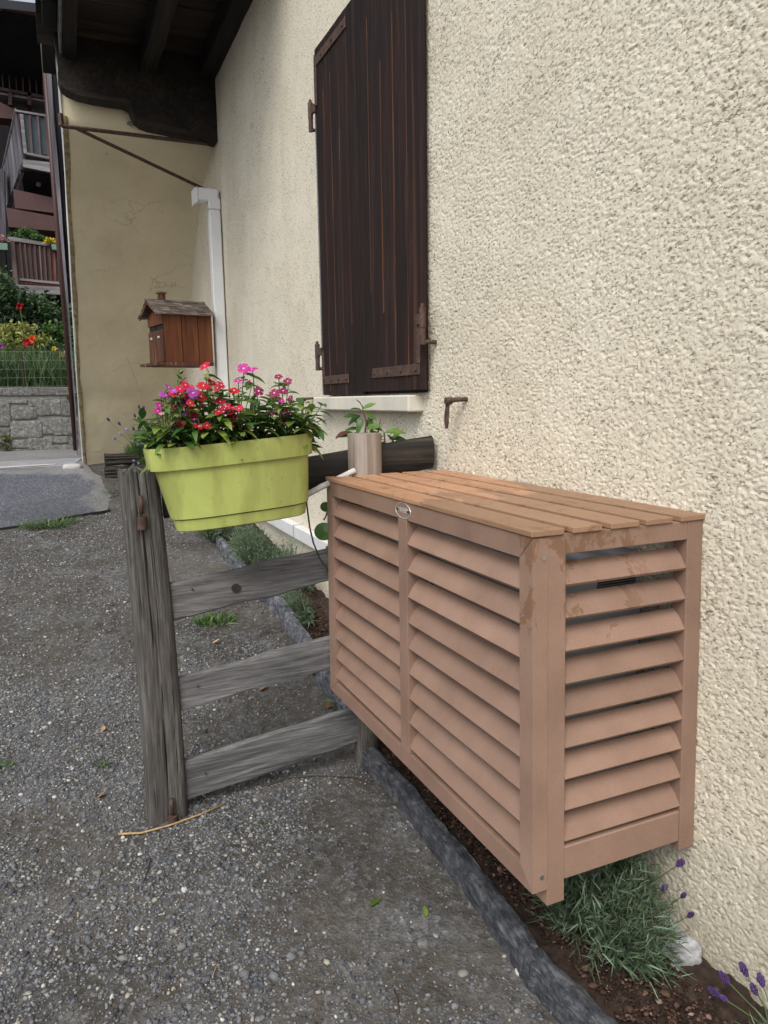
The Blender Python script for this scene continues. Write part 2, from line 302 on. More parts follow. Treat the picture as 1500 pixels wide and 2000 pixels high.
M['lavgreen'] = leafmat('green_foliage', (.06,.14,.03), (.17,.28,.07), (.03,.07,.018), .6, .2, True)
M['darkleaf'] = leafmat('dark_shrub_foliage', (.028,.06,.022), (.09,.16,.05), (.012,.025,.010), .5, .15, True)
M['yelleaf'] = leafmat('yellow_green_foliage', (.22,.25,.06), (.42,.42,.12), (.10,.13,.03), .6, .2, True)
M['grass'] = leafmat('grass_blades', (.075,.145,.05), (.20,.28,.11), (.035,.07,.025), .6, .2, True)
M['purple'] = plain('lavender_purple', (.085,.045,.15), .8, .4, 60, .3, 0, .3, .25); M['palepurple'] = plain('pale_lavender', (.30,.30,.48), .8, .3, 60, .3, 0, .3, .2)
M['bud'] = plain('pale_green_bud', (.24,.28,.13), .8, .3, 60, .3, 0, .3, .2)
for nm, c in (('crimson', (.56,.010,.055)), ('red', (.42,.006,.018)), ('magenta', (.52,.025,.28)), ('violet', (.42,.06,.42)), ('wine', (.22,.005,.065)), ('faded', (.52,.33,.28)), ('orange', (.80,.13,.03)), ('yellow', (.80,.62,.04)), ('peach', (.75,.52,.26)), ('pinkish', (.40,.20,.20))):
    M[nm] = leafmat(nm+'_petal', c, tuple(min(1, x*1.1) for x in c), tuple(x*.75 for x in c), .6, .15)
M['eye'] = plain('pale_flower_eye', (.85,.62,.60), .6, .05)
M['drybrown'] = leafmat('dry_leaf', (.40,.19,.09), (.5,.3,.17), (.25,.12,.06), .7, .1); M['greenfall'] = leafmat('fallen_green_leaf', (.14,.24,.03), (.2,.3,.05))
M['gravel'] = stones_mat('gravel_stones', [(0., (.04,.046,.058)), (.3, (.10,.107,.122)), (.55, (.165,.168,.175)), (.8, (.25,.25,.245)), (.92, (.32,.30,.25)), (1., (.50,.49,.47))])
M['chips'] = stones_mat('bark_chips', [(0., (.025,.014,.010)), (.5, (.075,.04,.028)), (.85, (.15,.085,.06)), (1., (.28,.2,.16))], .9)
M['ground'] = groundmat(); M['moss'] = leafmat('moss', (.10,.11,.03), (.2,.2,.06), (.04,.05,.015), .9, .05, True)
M['black'] = plain('shade_black', (.01,.01,.011), .9); M['sticker'] = plain('blue_sticker', (.02,.04,.2), .5)

# ------------------------------------------------------------------ object helpers
def tag(o, label=None, cat=None, group=None, kind=None):
    if label: o['label'] = label
    if cat: o['category'] = cat
    if group: o['group'] = group
    if kind: o['kind'] = kind
    return o
def thing(name, loc, label, cat, group=None, rz=0):
    o = bpy.data.objects.new(name, None); COL.objects.link(o); o.location = loc; o.rotation_euler = (0,0,rz); o.empty_display_size = .05
    return tag(o, label, cat, group)
def origin(root):
    """world matrix of a root (a thing, or a part under a thing)"""
    m = Matrix.Identity(4); o = root
    while o is not None:
        m = Matrix.LocRotScale(o.location, o.rotation_euler, o.scale) @ m; o = o.parent
    return m
class MB:
    def __init__(s): s.v = []; s.f = []; s.n = 0
    def add(s, v, f):
        v = np.asarray(v, float).reshape(-1, 3); s.v.append(v); s.f += [tuple(int(i)+s.n for i in q) for q in f]; s.n += len(v); return s
    def box(s, c, d, rot=None, b=0.0):
        c = np.array(c, float); h = np.array(d, float)/2
        if b > 0:
            b = min(b, h.min()*.9); vs = []; 
            for sx in (-1,1):
                for sy in (-1,1):
                    for sz in (-1,1):
                        vs += [(sx*h[0], sy*(h[1]-b), sz*(h[2]-b)), (sx*(h[0]-b), sy*h[1], sz*(h[2]-b)), (sx*(h[0]-b), sy*(h[1]-b), sz*h[2])]
            vs = np.array(vs); I = lambda x,y,z,k: ((x*2+y)*2+z)*3+k
            F = []
            for a in (0,1):
                q = [I(a,0,0,0), I(a,1,0,0), I(a,1,1,0), I(a,0,1,0)]; F.append(q if a else q[::-1])
                q = [I(0,a,0,1), I(0,a,1,1), I(1,a,1,1), I(1,a,0,1)]; F.append(q if a else q[::-1])
                q = [I(0,0,a,2), I(1,0,a,2), I(1,1,a,2), I(0,1,a,2)]; F.append(q if a else q[::-1])
            for a in (0,1):
                for c2 in (0,1):
                    F.append([I(a,c2,0,0), I(a,c2,0,1), I(a,c2,1,1), I(a,c2,1,0)])
                    F.append([I(a,0,c2,0), I(a,0,c2,2), I(a,1,c2,2), I(a,1,c2,0)])
                    F.append([I(0,a,c2,1), I(0,a,c2,2), I(1,a,c2,2), I(1,a,c2,1)])
            for x in (0,1):
                for y in (0,1):
                    for z in (0,1): F.append([I(x,y,z,0), I(x,y,z,1), I(x,y,z,2)])
        else:
            vs = np.array([(x*h[0], y*h[1], z*h[2]) for x in (-1,1) for y in (-1,1) for z in (-1,1)])
            F = [(0,1,3,2),(4,6,7,5),(0,4,5,1),(2,3,7,6),(0,2,6,4),(1,5,7,3)]
        if rot is not None: vs = vs @ np.array(Matrix(rot) if not isinstance(rot, Matrix) else rot).T[:3,:3]
        return s.add(vs + c, F)
    def bb(s, x0, x1, y0, y1, z0, z1, b=0.0): return s.box(((x0+x1)/2, (y0+y1)/2, (z0+z1)/2), (abs(x1-x0), abs(y1-y0), abs(z1-z0)), None, b)
    def hexa(s, p):
        """8 corners: bottom loop 0-3, top loop 4-7"""
        return s.add(p, [(3,2,1,0),(4,5,6,7),(0,1,5,4),(1,2,6,5),(2,3,7,6),(3,0,4,7)])
    def prism(s, poly, vec):
        p = np.array(poly, float); n = len(p); q = p + np.array(vec, float)
        return s.add(np.vstack([p, q]), [tuple(range(n))[::-1], tuple(range(n, 2*n))] + [(i, (i+1)%n, n+(i+1)%n, n+i) for i in range(n)])
    def tube(s, pts, r, seg=8, cap=True):
        pts = [np.array(p, float) for p in pts]; n = len(pts); r = [r]*n if isinstance(r, (int, float)) else list(r)
        t0 = pts[1]-pts[0]; t0 = t0/np.linalg.norm(t0); up = np.array([0,0,1.]) if abs(t0[2]) < .9 else np.array([1.,0,0]); u = np.cross(t0, up); u /= np.linalg.norm(u)
        V = []
        for i in range(n):
            t = pts[min(i+1, n-1)] - pts[max(i-1, 0)]; t = t/(np.linalg.norm(t)+1e-9); u = u - t*np.dot(u, t); u /= np.linalg.norm(u)+1e-9; v = np.cross(t, u)
            for k in range(seg): a = 2*PI*k/seg; V.append(pts[i] + r[i]*(math.cos(a)*u + math.sin(a)*v))
        F = [(i*seg+k, i*seg+(k+1)%seg, (i+1)*seg+(k+1)%seg, (i+1)*seg+k) for i in range(n-1) for k in range(seg)]
        if cap: F += [tuple(range(seg))[::-1], tuple((n-1)*seg+k for k in range(seg))]
        return s.add(V, F)
    def cyl(s, a, b, r, seg=12): return s.tube([a, b], r, seg)
    def build(s, name, mat, root=None, smooth=False, sharp=None, local=False, attr=None):
        V = np.vstack(s.v)
        if root is not None and not local:
            inv = np.array(origin(root).inverted()); V = V @ inv[:3,:3].T + inv[:3,3]
        return mesh_obj(name, V, s.f, mat, root, smooth, sharp, attr)
def mesh_obj(name, V, F, mat, root=None, smooth=False, sharp=None, attr=None):
    me = bpy.data.meshes.new(name); V = np.asarray(V, np.float32)
    if isinstance(F, np.ndarray):
        n, k = F.shape; me.vertices.add(len(V)); me.vertices.foreach_set('co', V.ravel()); me.loops.add(n*k); me.loops.foreach_set('vertex_index', F.astype(np.int32).ravel())
        me.polygons.add(n); me.polygons.foreach_set('loop_start', np.arange(0, n*k, k, dtype=np.int32)); me.update(calc_edges=True)
    else: me.from_pydata(V.tolist(), [], F); me.update()
    if attr is not None:
        a = me.attributes.new('tint', 'FLOAT', 'POINT'); a.data.foreach_set('value', np.asarray(attr, np.float32))
    if smooth:
        me.polygons.foreach_set('use_smooth', [True]*len(me.polygons))
        if sharp: me.set_sharp_from_angle(angle=math.radians(sharp))
    if not isinstance(F, np.ndarray):
        bm = bmesh.new(); bm.from_mesh(me); bmesh.ops.recalc_face_normals(bm, faces=bm.faces); bm.to_mesh(me); bm.free()
    me.materials.append(mat)
    o = bpy.data.objects.new(name, me); COL.objects.link(o)
    if root is not None: o.parent = root
    return o
def inst(src, root, mat4, name=None, material=None):
    """another part that shares the mesh of src"""
    o = src.copy(); COL.objects.link(o); o.parent = root; o.matrix_local = mat4
    if name: o.name = name
    return o
def board(L, W, T, ax, seed, amp=.003, nl=60, nw=12, warp=0.0, taper=0.0, round_=.006, knots=()):
    """a weathered board with a grained, slightly uneven surface; length along ax ('x','y','z'), centred on 0. Cross-section W (wide) x T."""
    per = []
    h, t = W/2, T/2; r = min(round_, t*.9)
    k = max(3, nw)
    for i in range(k+1): per.append((-h+r+(2*h-2*r)*i/k, -t))
    per += [(h-r*.3, -t+r*.3), (h, -t+r), (h, t-r), (h-r*.3, t-r*.3)]
    for i in range(k+1): per.append((h-r-(2*h-2*r)*i/k, t))
    per += [(-h+r*.3, t-r*.3), (-h, t-r), (-h, -t+r), (-h+r*.3, -t+r*.3)]
    per = np.array(per); n = len(per); ls = np.linspace(-L/2, L/2, nl)
    V = np.zeros((nl, n, 3))
    for i, l in enumerate(ls):
        nn = (fbm(per[:,0]*90+seed*7, per[:,1]*90 + np.full(n, l*3.0), None, seed, 2)-.5)*amp
        big = (vnoise(np.array([l*2.2]), np.array([seed*3.3]), None, seed)[0]-.5)*warp
        edge = (vnoise(np.array([l*9.]), np.array([seed*5.1]), None, seed+3)[0]-.5)*amp*2
        tp = 1 + taper*l/L
        a = per[:,0]*tp + big + np.sign(per[:,0])*edge*(abs(per[:,0]) > h*.8)
        b = per[:,1] + np.sign(per[:,1])*nn*2
        V[i,:,0] = l; V[i,:,1] = a; V[i,:,2] = b
    V = V.reshape(-1,3)
    F = [(i*n+k2, i*n+(k2+1)%n, (i+1)*n+(k2+1)%n, (i+1)*n+k2) for i in range(nl-1) for k2 in range(n)] + [tuple(range(n)), tuple((nl-1)*n+k2 for k2 in range(n))[::-1]]
    # V = (length, width, thickness)
    if ax == 'x': V = V[:, [0,2,1]]      # length x, thickness y, width z
    elif ax == 'z': V = V[:, [1,2,0]]    # width x, thickness y, length z
    elif ax == 'y': V = np.stack([V[:,1], V[:,0], V[:,2]], 1)   # width x, length y, thickness z
    elif ax == 'yz': V = np.stack([V[:,2], V[:,0], V[:,1]], 1)  # thickness x, length y, width z
    elif ax == 'zy': V = np.stack([V[:,2], V[:,1], V[:,0]], 1)  # thickness x, width y, length z
    return V, F
def roty(a): return np.array([[math.cos(a),0,math.sin(a)],[0,1,0],[-math.sin(a),0,math.cos(a)]])
def rotm(a, axis): return np.array(Matrix.Rotation(a, 3, axis))

ICO_T = (1+5**.5)/2
ICO_V = np.array([(-1,ICO_T,0),(1,ICO_T,0),(-1,-ICO_T,0),(1,-ICO_T,0),(0,-1,ICO_T),(0,1,ICO_T),(0,-1,-ICO_T),(0,1,-ICO_T),(ICO_T,0,-1),(ICO_T,0,1),(-ICO_T,0,-1),(-ICO_T,0,1)]); ICO_V /= np.linalg.norm(ICO_V[0])
ICO_F = np.array([(0,11,5),(0,5,1),(0,1,7),(0,7,10),(0,10,11),(1,5,9),(5,11,4),(11,10,2),(10,7,6),(7,1,8),(3,9,4),(3,4,2),(3,2,6),(3,6,8),(3,8,9),(4,9,5),(2,4,11),(6,2,10),(8,6,7),(9,8,1)])
def scatter_stones(P, S, tint, seed, flat=(.45,.8)):
    r = np.random.default_rng(seed); n = len(P)
    ang = r.uniform(0, 2*PI, n); c, s = np.cos(ang), np.sin(ang)
    el = r.uniform(.45, 1.0, n); fl = r.uniform(*flat, n)
    V = ICO_V[None] * r.uniform(.60, 1.2, (n, 12, 1))
    V = V * np.stack([S, S*el, S*fl], 1)[:, None, :]
    tl = r.uniform(-.35, .35, n); ct, st = np.cos(tl), np.sin(tl)
    y = V[...,1]*ct[:,None] - V[...,2]*st[:,None]; z = V[...,1]*st[:,None] + V[...,2]*ct[:,None]
    x = V[...,0]*c[:,None] - y*s[:,None]; y2 = V[...,0]*s[:,None] + y*c[:,None]
    V = np.stack([x, y2, z], -1) + P[:, None, :]
    F = (ICO_F[None] + (np.arange(n)*12)[:, None, None]).reshape(-1, 3)
    return V.reshape(-1, 3), F, np.repeat(tint, 12)
def blades(base, dirs, length, width, seed, bend=.3, nseg=3, tint=None):
    """thin leaves: ribbons of nseg segments, bent over, tapering to a point"""
    r = np.random.default_rng(seed); n = len(base)
    d = dirs/np.linalg.norm(dirs, axis=1, keepdims=True); side = np.cross(d, r.normal(size=(n,3))); side /= np.linalg.norm(side, axis=1, keepdims=True)
    b = np.cross(side, d); bd = r.uniform(-bend, bend, n)[:, None]
    rows = []; prof = [.6, 1.0, .8, .45, .08] if nseg == 4 else [.6, 1.0, .7, .08] if nseg == 3 else [.8, 1, .1]
    for k in range(nseg+1):
        t = k/nseg; c = base + d*(length*t)[:, None] + b*bd*(length*t*t)[:, None] - np.array([0,0,1.])*(length*t*t*.12)[:, None]
        wd = side*(width*prof[k]/2)[:, None]; rows += [c-wd, c+wd]
    V = np.stack(rows, 1); m = V.shape[1]
    f = np.array([(2*k, 2*k+1, 2*k+3, 2*k+2) for k in range(nseg)])
    F = (f[None] + (np.arange(n)*m)[:, None, None]).reshape(-1, 4)
    T = np.repeat(r.uniform(0, 1, n) if tint is None else tint, m)
    return V.reshape(-1, 3), F, T
def rock(c, d, seed, sub=2, amp=.18, pw=.55):
    bm = bmesh.new(); bmesh.ops.create_icosphere(bm, subdivisions=sub, radius=1)
    v = np.array([x.co[:] for x in bm.verts]); F = [tuple(q.index for q in f.verts) for f in bm.faces]; bm.free()
    v = np.sign(v)*np.abs(v)**pw; v /= np.abs(v).max(axis=1, keepdims=True)**.6
    nn = fbm(v[:,0]*1.7+seed*3.1, v[:,1]*1.7+5, v[:,2]*1.7, seed, 3)-.5
    v = v*(1+amp*2*nn[:, None]); return v*np.array(d)/2 + np.array(c), F

# ================================================================== THE SETTING
def geomspace_side(a, b, n, k=1.35):
    t = (np.arange(1, n+1)/n)**3; return a + (b-a)*t
xs = np.concatenate([geomspace_side(-3.2, -90, 22)[::-1], np.linspace(-3.2, .12, 300), geomspace_side(.12, 90, 16)])
ys = np.concatenate([geomspace_side(-1.6, -60, 18)[::-1], np.linspace(-1.6, 3.0, 400), np.linspace(3.02, 10.5, 330), geomspace_side(10.5, 140, 22)])
X, Y = np.meshgrid(xs, ys, indexing='ij')
near = np.clip((Y+1.7)/.5, 0, 1)*np.clip((10-Y)/2, 0, 1)*np.clip((X+3.3)/.5, 0, 1)
Z = gz(X, Y) + near*((fbm(X*3, Y*3, None, 3, 3)-.5)*.035 + (fbm(X*26, Y*26, None, 5, 3)-.5)*.014)
def grid_faces(nx, ny):
    i = np.arange(nx-1)[:, None]*ny + np.arange(ny-1)[None]; i = i.ravel(); return np.stack([i, i+ny, i+ny+1, i+1], 1)
g = mesh_obj('ground', np.stack([X.ravel(), Y.ravel(), Z.ravel()], 1), grid_faces(len(xs), len(ys)), M['ground'], None, True); tag(g, 'grey gravel and dirt ground sloping up towards the road', kind='structure')
def gzz(x, y):
    n = np.clip((y+1.7)/.5, 0, 1)*np.clip((10-y)/2, 0, 1)*np.clip((x+3.3)/.5, 0, 1)
    return gz(x, y) + n*((fbm(x*3, y*3, None, 3, 3)-.5)*.035 + (fbm(x*26, y*26, None, 5, 3)-.5)*.014)

# asphalt: its front edge is where the gravel starts
edge = [(-14, 4.9), (-6, 5.1), (-3, 5.28), (-1.93, 5.36), (-1.647, 5.39), (-1.345, 5.55), (-1.06, 5.70)]
rt = [(-1.05, 5.9), (-1.02, 6.6), (-1.06, 7.4), (-1.13, 8.1), (-1.1, 9.0), (-1.0, 10.4)]
def edge_y(x): return np.interp(x, [p[0] for p in edge], [p[1] for p in edge])
def right_x(y): return np.interp(y, [p[1] for p in rt], [p[0] for p in rt])
ts = np.linspace(0, 1, 90); V = []
yy = np.concatenate([np.linspace(0, 1, 60)])
for i, t in enumerate(ts):
    for s in yy:
        xr = -1.05; x = -14 + (xr+14)*(1-(1-t)**2.5)
        y0 = edge_y(x) + (vnoise(x*9, 3., None, 4)-.5)*.05; y = y0 + (10.45-y0)*s
        lim = right_x(y) + (vnoise(y*3, 9., None, 4)-.5)*.10 + (vnoise(y*17, 9., None, 4)-.5)*.02; x2 = -14 + (lim+14)*(1-(1-t)**2.5)
        V.append((x2, y, gz(x2, y)+.026*min(1., .1+(lim-x2)/.12)-.006*(t > .995)))
Va = np.array(V); dR = right_x(Va[:,1])-Va[:,0]; dF = Va[:,1]-edge_y(Va[:,0]); nz_ = (fbm(Va[:,0]*2.2, Va[:,1]*1.3, None, 19, 4)-.5)
dust = 1-np.clip((np.minimum(dR*1.6, (7.75-Va[:,1])*.9)+nz_*.9)/.35, 0, 1)
a_o = mesh_obj('road', Va, grid_faces(90, 60), M['asphalt'], None, True, None, dust); tag(a_o, 'worn grey asphalt road with a crumbling edge', kind='structure')
rim = MB()
ex = np.linspace(-6, -1.06, 60)
for a, b in zip(ex[:-1], ex[1:]):
    ya, yb = edge_y(a)+(vnoise(a*9, 3., None, 4)-.5)*.05, edge_y(b)+(vnoise(b*9, 3., None, 4)-.5)*.05
    rim.add([(a, ya, gz(a, ya)+.026), (b, yb, gz(b, yb)+.026), (b, yb-.012, gz(b, yb)-.03), (a, ya-.012, gz(a, ya)-.03)], [(0,1,2,3)])
rim.build('road_edge', M['black'], a_o)
# strip of worn concrete across the road, then a thin pale channel
def sheet(name, pts, mat, dz, n=24, m=4):
    """a strip between two polylines laid on the ground"""
    A, B = pts; V = []
    for i in range(n):
        t = i/(n-1); pa = np.array([np.interp(t, np.linspace(0,1,len(A)), [q[k] for q in A]) for k in (0,1)]); pb = np.array([np.interp(t, np.linspace(0,1,len(B)), [q[k] for q in B]) for k in (0,1)])
        for j in range(m):
            p = pa + (pb-pa)*j/(m-1); jit = (vnoise(p[0]*6, p[1]*6+j, None, 9)-.5)*.06*(j in (0, m-1)); V.append((p[0], p[1]+jit, gz(p[0], p[1])+dz))
    return mesh_obj(name, np.array(V), grid_faces(n, m), mat, None, True)
o = sheet('concrete_strip', ([(-9, 8.0), (-2.1, 8.02), (-1.32, 8.0)], [(-9, 8.75), (-2.1, 8.72), (-1.18, 8.8)]), M['concrete'], .030); tag(o, 'strip of worn concrete crossing the asphalt road', kind='structure')
o = sheet('drain_line', ([(-9, 8.05), (-2.1, 8.07), (-1.5, 8.14)], [(-9, 8.16), (-2.1, 8.16), (-1.5, 8.20)]), M['kerb'], .034, 20, 2); tag(o, 'thin pale line along the concrete strip', kind='structure')
# planting bed between the edging timbers and the wall
bx = np.linspace(-.36, .02, 44); by = np.linspace(-1.5, 5.2, 480); BX, BY = np.meshgrid(bx, by, indexing='ij')
BZ = gz(BX, BY) + .045 + (fbm(BX*20, BY*20, None, 21, 3)-.5)*.05 + (fbm(BX*4, BY*4, None, 22, 2)-.5)*.03 + np.clip((BX+.15)/.2, 0, 1)*.03
BX = BX + np.clip(-BX-.02, 0, 1)*0; lft = np.interp(BY, [-1.5, 1.3, 1.5, 4.2, 5.2], [-.37, -.33, -.285, -.285, -.34]); BX = lft + (.02-lft)*(BX+.36)/.38
BZ = gz(BX, BY) + .045 + (fbm(BX*20, BY*20, None, 21, 3)-.5)*.05 + (fbm(BX*70, BY*70, None, 23, 2)-.5)*.02 + np.clip((BX+.15)/.2, 0, 1)*.03
BZ[0, :] = gz(BX[0], BY[0]) - .05
o = mesh_obj('planting_bed', np.stack([BX.ravel(), BY.ravel(), BZ.ravel()], 1), grid_faces(44, 480), M['mulch'], None, True); tag(o, 'dark mulched planting bed along the foot of the wall', kind='structure')
def bedz(x, y): return gz(x, y) + .05 + (fbm(x*20, y*20, None, 21, 3)-.5)*.05
n = 20000; P = np.stack([RNG.uniform(-.30, .0, n), -.7+4.9*RNG.uniform(0, 1, n)**1.7], 1); pz = bedz(P[:,0], P[:,1])
V, F, T = scatter_stones(np.column_stack([P, pz+.003]), RNG.lognormal(-5.25, .45, n), RNG.uniform(0, 1, n)**2.2, 5, (.12,.4))
o = mesh_obj('bark_chips', V, F, M['chips'], None, False, None, T); tag(o, 'brown bark chips and crumbs strewn over the planting bed', 'mulch', kind='stuff')

# gravel
def gravel_mask(x, y):
    m = .50 + 2.4*(fbm(x*1.9+3, y*1.9, None, 31, 3)-.45) + .6*(fbm(x*6, y*6, None, 33, 2)-.5)
    m = m + np.clip((-.95-x)*.9, -.5, .6)
    m = m - .30*np.clip((x+1.0)*3, 0, 1)*np.clip((1.35-y)*4, 0, 1)
    m = m*np.clip((-.30-x)/.12, 0, 1)
    m = np.where(y > edge_y(x)-.05, np.where((x > right_x(y)+.04), m*.5, 0), m)
    return np.clip(m, 0.05, 1)*(x < -.33)
def make_gravel(n, x0, x1, y0, y1, mu, sg, lo, hi, seed):
    r = np.random.default_rng(seed); x = r.uniform(x0, x1, n); y = r.uniform(y0, y1, n); k = r.uniform(0, 1, n) < gravel_mask(x, y); x, y = x[k], y[k]
    s = np.clip(r.lognormal(mu, sg, len(x)), lo, hi); t = np.clip(r.normal(.45, .22, len(x)), 0, .93); t = np.where(r.uniform(0,1,len(x)) < .022, 1.0, t)
    t = np.where(r.uniform(0,1,len(x)) < .03, .92, t)
    return scatter_stones(np.column_stack([x, y, gzz(x, y) + s*.15]), s, t, seed)
parts = [make_gravel(66000, -2.0, -.34, .0, 2.6, -5.42, .40, .0022, .013, 41), make_gravel(26000, -2.3, -.34, 2.6, 6.9, -5.15, .35, .003, .015, 42), make_gravel(1500, -2.0, -.4, .0, 2.5, -4.6, .28, .008, .020, 43), make_gravel(9000, -2.6, -1.6, -.9, 3.0, -5.2, .35, .003, .013, 44)]
o = 0; VV, FF, TT = [], [], []
for V, F, T in parts: VV.append(V); FF.append(F+o); TT.append(T); o += len(V)
o = mesh_obj('gravel', np.vstack(VV), np.vstack(FF), M['gravel'], None, False, None, np.concatenate(TT)); tag(o, 'loose grey and pale gravel scattered over the dirt', 'gravel', kind='stuff')

# ================================================================== HOUSE
house = thing('house', (0, 3, 0), 'cream roughcast house wall with brown shutters under dark timber eaves', 'house')
def pits(y, z):
    a = fbm(y*105, z*165, None, 51, 2); b = fbm(y*48+3, z*84, None, 55, 2); c = vnoise(y*6, z*6, None, 57)
    h = np.clip((a-.22)/.20, 0, 1)*.0027 + np.clip((a-.42)/.5, 0, 1)*.0010 + (b-.5)*.0010 + (c-.5)*.004
    return h
def wall_patch(ys, zs, amp):
    Yg, Zg = np.meshgrid(ys, zs, indexing='ij'); h = pits(Yg, Zg)*amp
    return np.stack([(.0-h).ravel(), Yg.ravel(), Zg.ravel()], 1), grid_faces(len(ys), len(zs))
yn = [-.75]
while yn[-1] < 2.35: yn.append(yn[-1] + .0029 + .0011*max(0, yn[-1]+.3))
yn[-1] = 2.35; yn = np.array(yn)
V1, F1 = wall_patch(yn, np.concatenate([np.linspace(-.05, 2.5, 820), np.linspace(2.506, 3.2, 170), np.linspace(3.22, 6.5, 90)]), 1.0)
V2, F2 = wall_patch(np.linspace(2.35, 10.2, 420), np.linspace(-.1, 6.5, 380), .6)
V3, F3 = wall_patch(np.linspace(-6, -.75, 240), np.linspace(-.1, 6.5, 300), .8)
V = np.vstack([V1, V2, V3]); F = np.vstack([F1, F2+len(V1), F3+len(V1)+len(V2)])
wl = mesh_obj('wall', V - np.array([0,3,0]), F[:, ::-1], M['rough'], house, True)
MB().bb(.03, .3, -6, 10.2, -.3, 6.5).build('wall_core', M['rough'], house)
# leaning smooth wing wall: profile y(z), running from the wall outwards to x = -1.2
prof = [(-.2, 8.75), (.6, 8.72), (1.10, 8.55), (1.87, 8.03), (2.73, 7.26), (3.10, 6.83), (3.40, 6.42), (3.53, 6.24), (3.68, 5.90), (3.77, 5.60), (3.90, 5.52), (4.42, 5.50)]
pzs = np.array([p[0] for p in prof]); pys = np.array([p[1] for p in prof]); pysb = np.array([8.3 if z < 1.2 else y for z, y in prof])
def wing_left(z):      # x of the free edge
    return np.interp(z, [-.2, .78, 1.8, 3.1, 4.0, 4.4], [-1.197, -1.197, -1.205, -1.20, -1.213, -1.215])
zz = np.linspace(-.2, 4.42, 90)
def wing_y(z, t):      # t 0 at the free edge, 1 at the house wall; a soft hollow where they meet
    y1 = np.interp(z, pzs, pys); y0 = np.interp(z, [-.2, .8, 1.6, 2.6, 3.4, 3.8, 4.3], [8.25, 8.2, 7.85, 7.1, 6.3, 5.62, 5.5])
    return y0 + (y1-y0)*t - .0*t
V = []; tt = np.linspace(0, 1, 60)
for z in zz:
    for t in tt:
        x = wing_left(z)*(1-t) + .02*t; y = wing_y(z, t) + (fbm(x*1.6, z*1.6, None, 61, 3)-.5)*.05 + (fbm(x*9, z*9, None, 63, 2)-.5)*.012
        if t > .8: y -= (t-.8)**2*2.2
        V.append((x, y, z))
ww = MB(); ww.add(V, [tuple(q) for q in grid_faces(90, 60)])
ww.build('wing_wall', M['smooth'], house, True)
# the free edge of the wing wall: pale ragged plaster return, then a dark boarded side
V = []
for z in zz:
    x = wing_left(z); y = wing_y(z, 0); k = (vnoise(z*3.1, 2., None, 65)-.2)*.35
    V += [(x, y, z), (x-.004, y+.30+k, z), (x+.10, y+.34+k, z)]
F = [(3*i+j, 3*i+j+1, 3*i+j+4, 3*i+j+3) for i in range(len(zz)-1) for j in (0,1)]
MB().add(V, F).build('plaster_return', M['kerb'], house, True)
V = []
for z in zz:
    x = wing_left(z); y = wing_y(z, 0); V += [(x+.09, y+.22, z), (x+.085, y+1.2, z), (x+1.2, y+1.2, z)]
MB().add(V, F).build('side_wall', M['black'], house, True)
# pale corner bead down the free edge, and mould at its side
V = []
for z in np.linspace(.75, 3.85, 60):
    x = wing_left(z); y = wing_y(z, 0); V += [(x-.002, y-.004, z), (x+.022+.02*vnoise(z*5, 1., None, 66), y-.008, z), (x+.03+.02*vnoise(z*5, 1., None, 66), y+.01, z)]
MB().add(V, [(3*i+j, 3*i+j+1, 3*i+j+4, 3*i+j+3) for i in range(59) for j in (0,1)]).build('corner_bead', plain('mouldy_plaster_edge', (.30,.25,.15), .95, .45, 22, .6), house, True)
# chipped patches showing stone under the plaster
for (px, py, w_, h_) in ((287, 735, .16, .065), (255, 243, .05, .03), (211, 358, .05, .025), (209, 313, .02, .02)):
    z = at(px, py, y=7.6)[2]
    for _ in range(4): z = at(px, py, y=float(wing_y(z, .7)))[2]
    y = float(wing_y(z, .75)); x = at(px, py, y=y)[0]; P = []
    for k in range(18):
        a = 2*PI*k/18; r = 1+(vnoise(math.cos(a)*2+px, math.sin(a)*2, None, 3)-.5)*.6; P.append((x+w_/2*r*math.cos(a), y-.03, z+h_/2*r*math.sin(a)))
    MB().prism(P, (0, .03, 0)).build('chipped_patch', M['mortar'], house)
# eaves: purlins along the wall, boards across, a carved beam that carries them
for x0, x1, zb in ((-1.19, -1.085, 4.20), (-.60, -.475, 4.19), (-.13, .0, 4.21)):
    V, F = board(2.5, x1-x0, .18, 'y', int(-x0*50)+2, .004, 60, 6, .01); MB().add(V + np.array([(x0+x1)/2, 4.25, zb+.09]), F).build('purlin', M['dark_roof'], house)
y = 5.6; k = 0
while y > 3.1:
    wv = random.uniform(.15, .20); V, F = board(1.42, wv-.006, .03, 'x', k+100, .002, 24, 4); V = V[:, [0,2,1]]
    MB().add(V + np.array([-.64, y-wv/2, 4.385+random.uniform(-.004,.004)]), F).build('roof_board', M['dark_board'], house); y -= wv; k += 1
MB().bb(-1.32, .4, 3.0, 6.3, 4.42, 4.5).build('roof_cover', M['dark_roof'], house)
Y0 = 5.36
bp = [at(px, py, y=Y0) for px, py in ((113,118),(113,150),(118,166),(130,176),(150,185),(180,192),(215,198),(243,202),(254,208),(258,220),(264,232),(275,241),(292,247),(330,255),(375,266),(424,277))]
bp = [(p[0], Y0, p[2]) for p in bp]; bp = bp + [(.02, Y0, 4.37), (-1.235, Y0, 4.37)]
MB().prism(bp, (0, .15, 0)).build('carved_beam', M['dark_roof'], house)
edge_m = MB()
for a, b in zip(bp[1:-3], bp[2:-2]): edge_m.hexa([(a[0], Y0-.012, a[2]-.002), (b[0], Y0-.012, b[2]-.002), (b[0], Y0+.0, b[2]+.0), (a[0], Y0, a[2]), (a[0], Y0-.012, a[2]+.035), (b[0], Y0-.012, b[2]+.035), (b[0], Y0, b[2]+.035), (a[0], Y0, a[2]+.035)])
edge_m.build('beam_moulding', M['dark_board'], house)
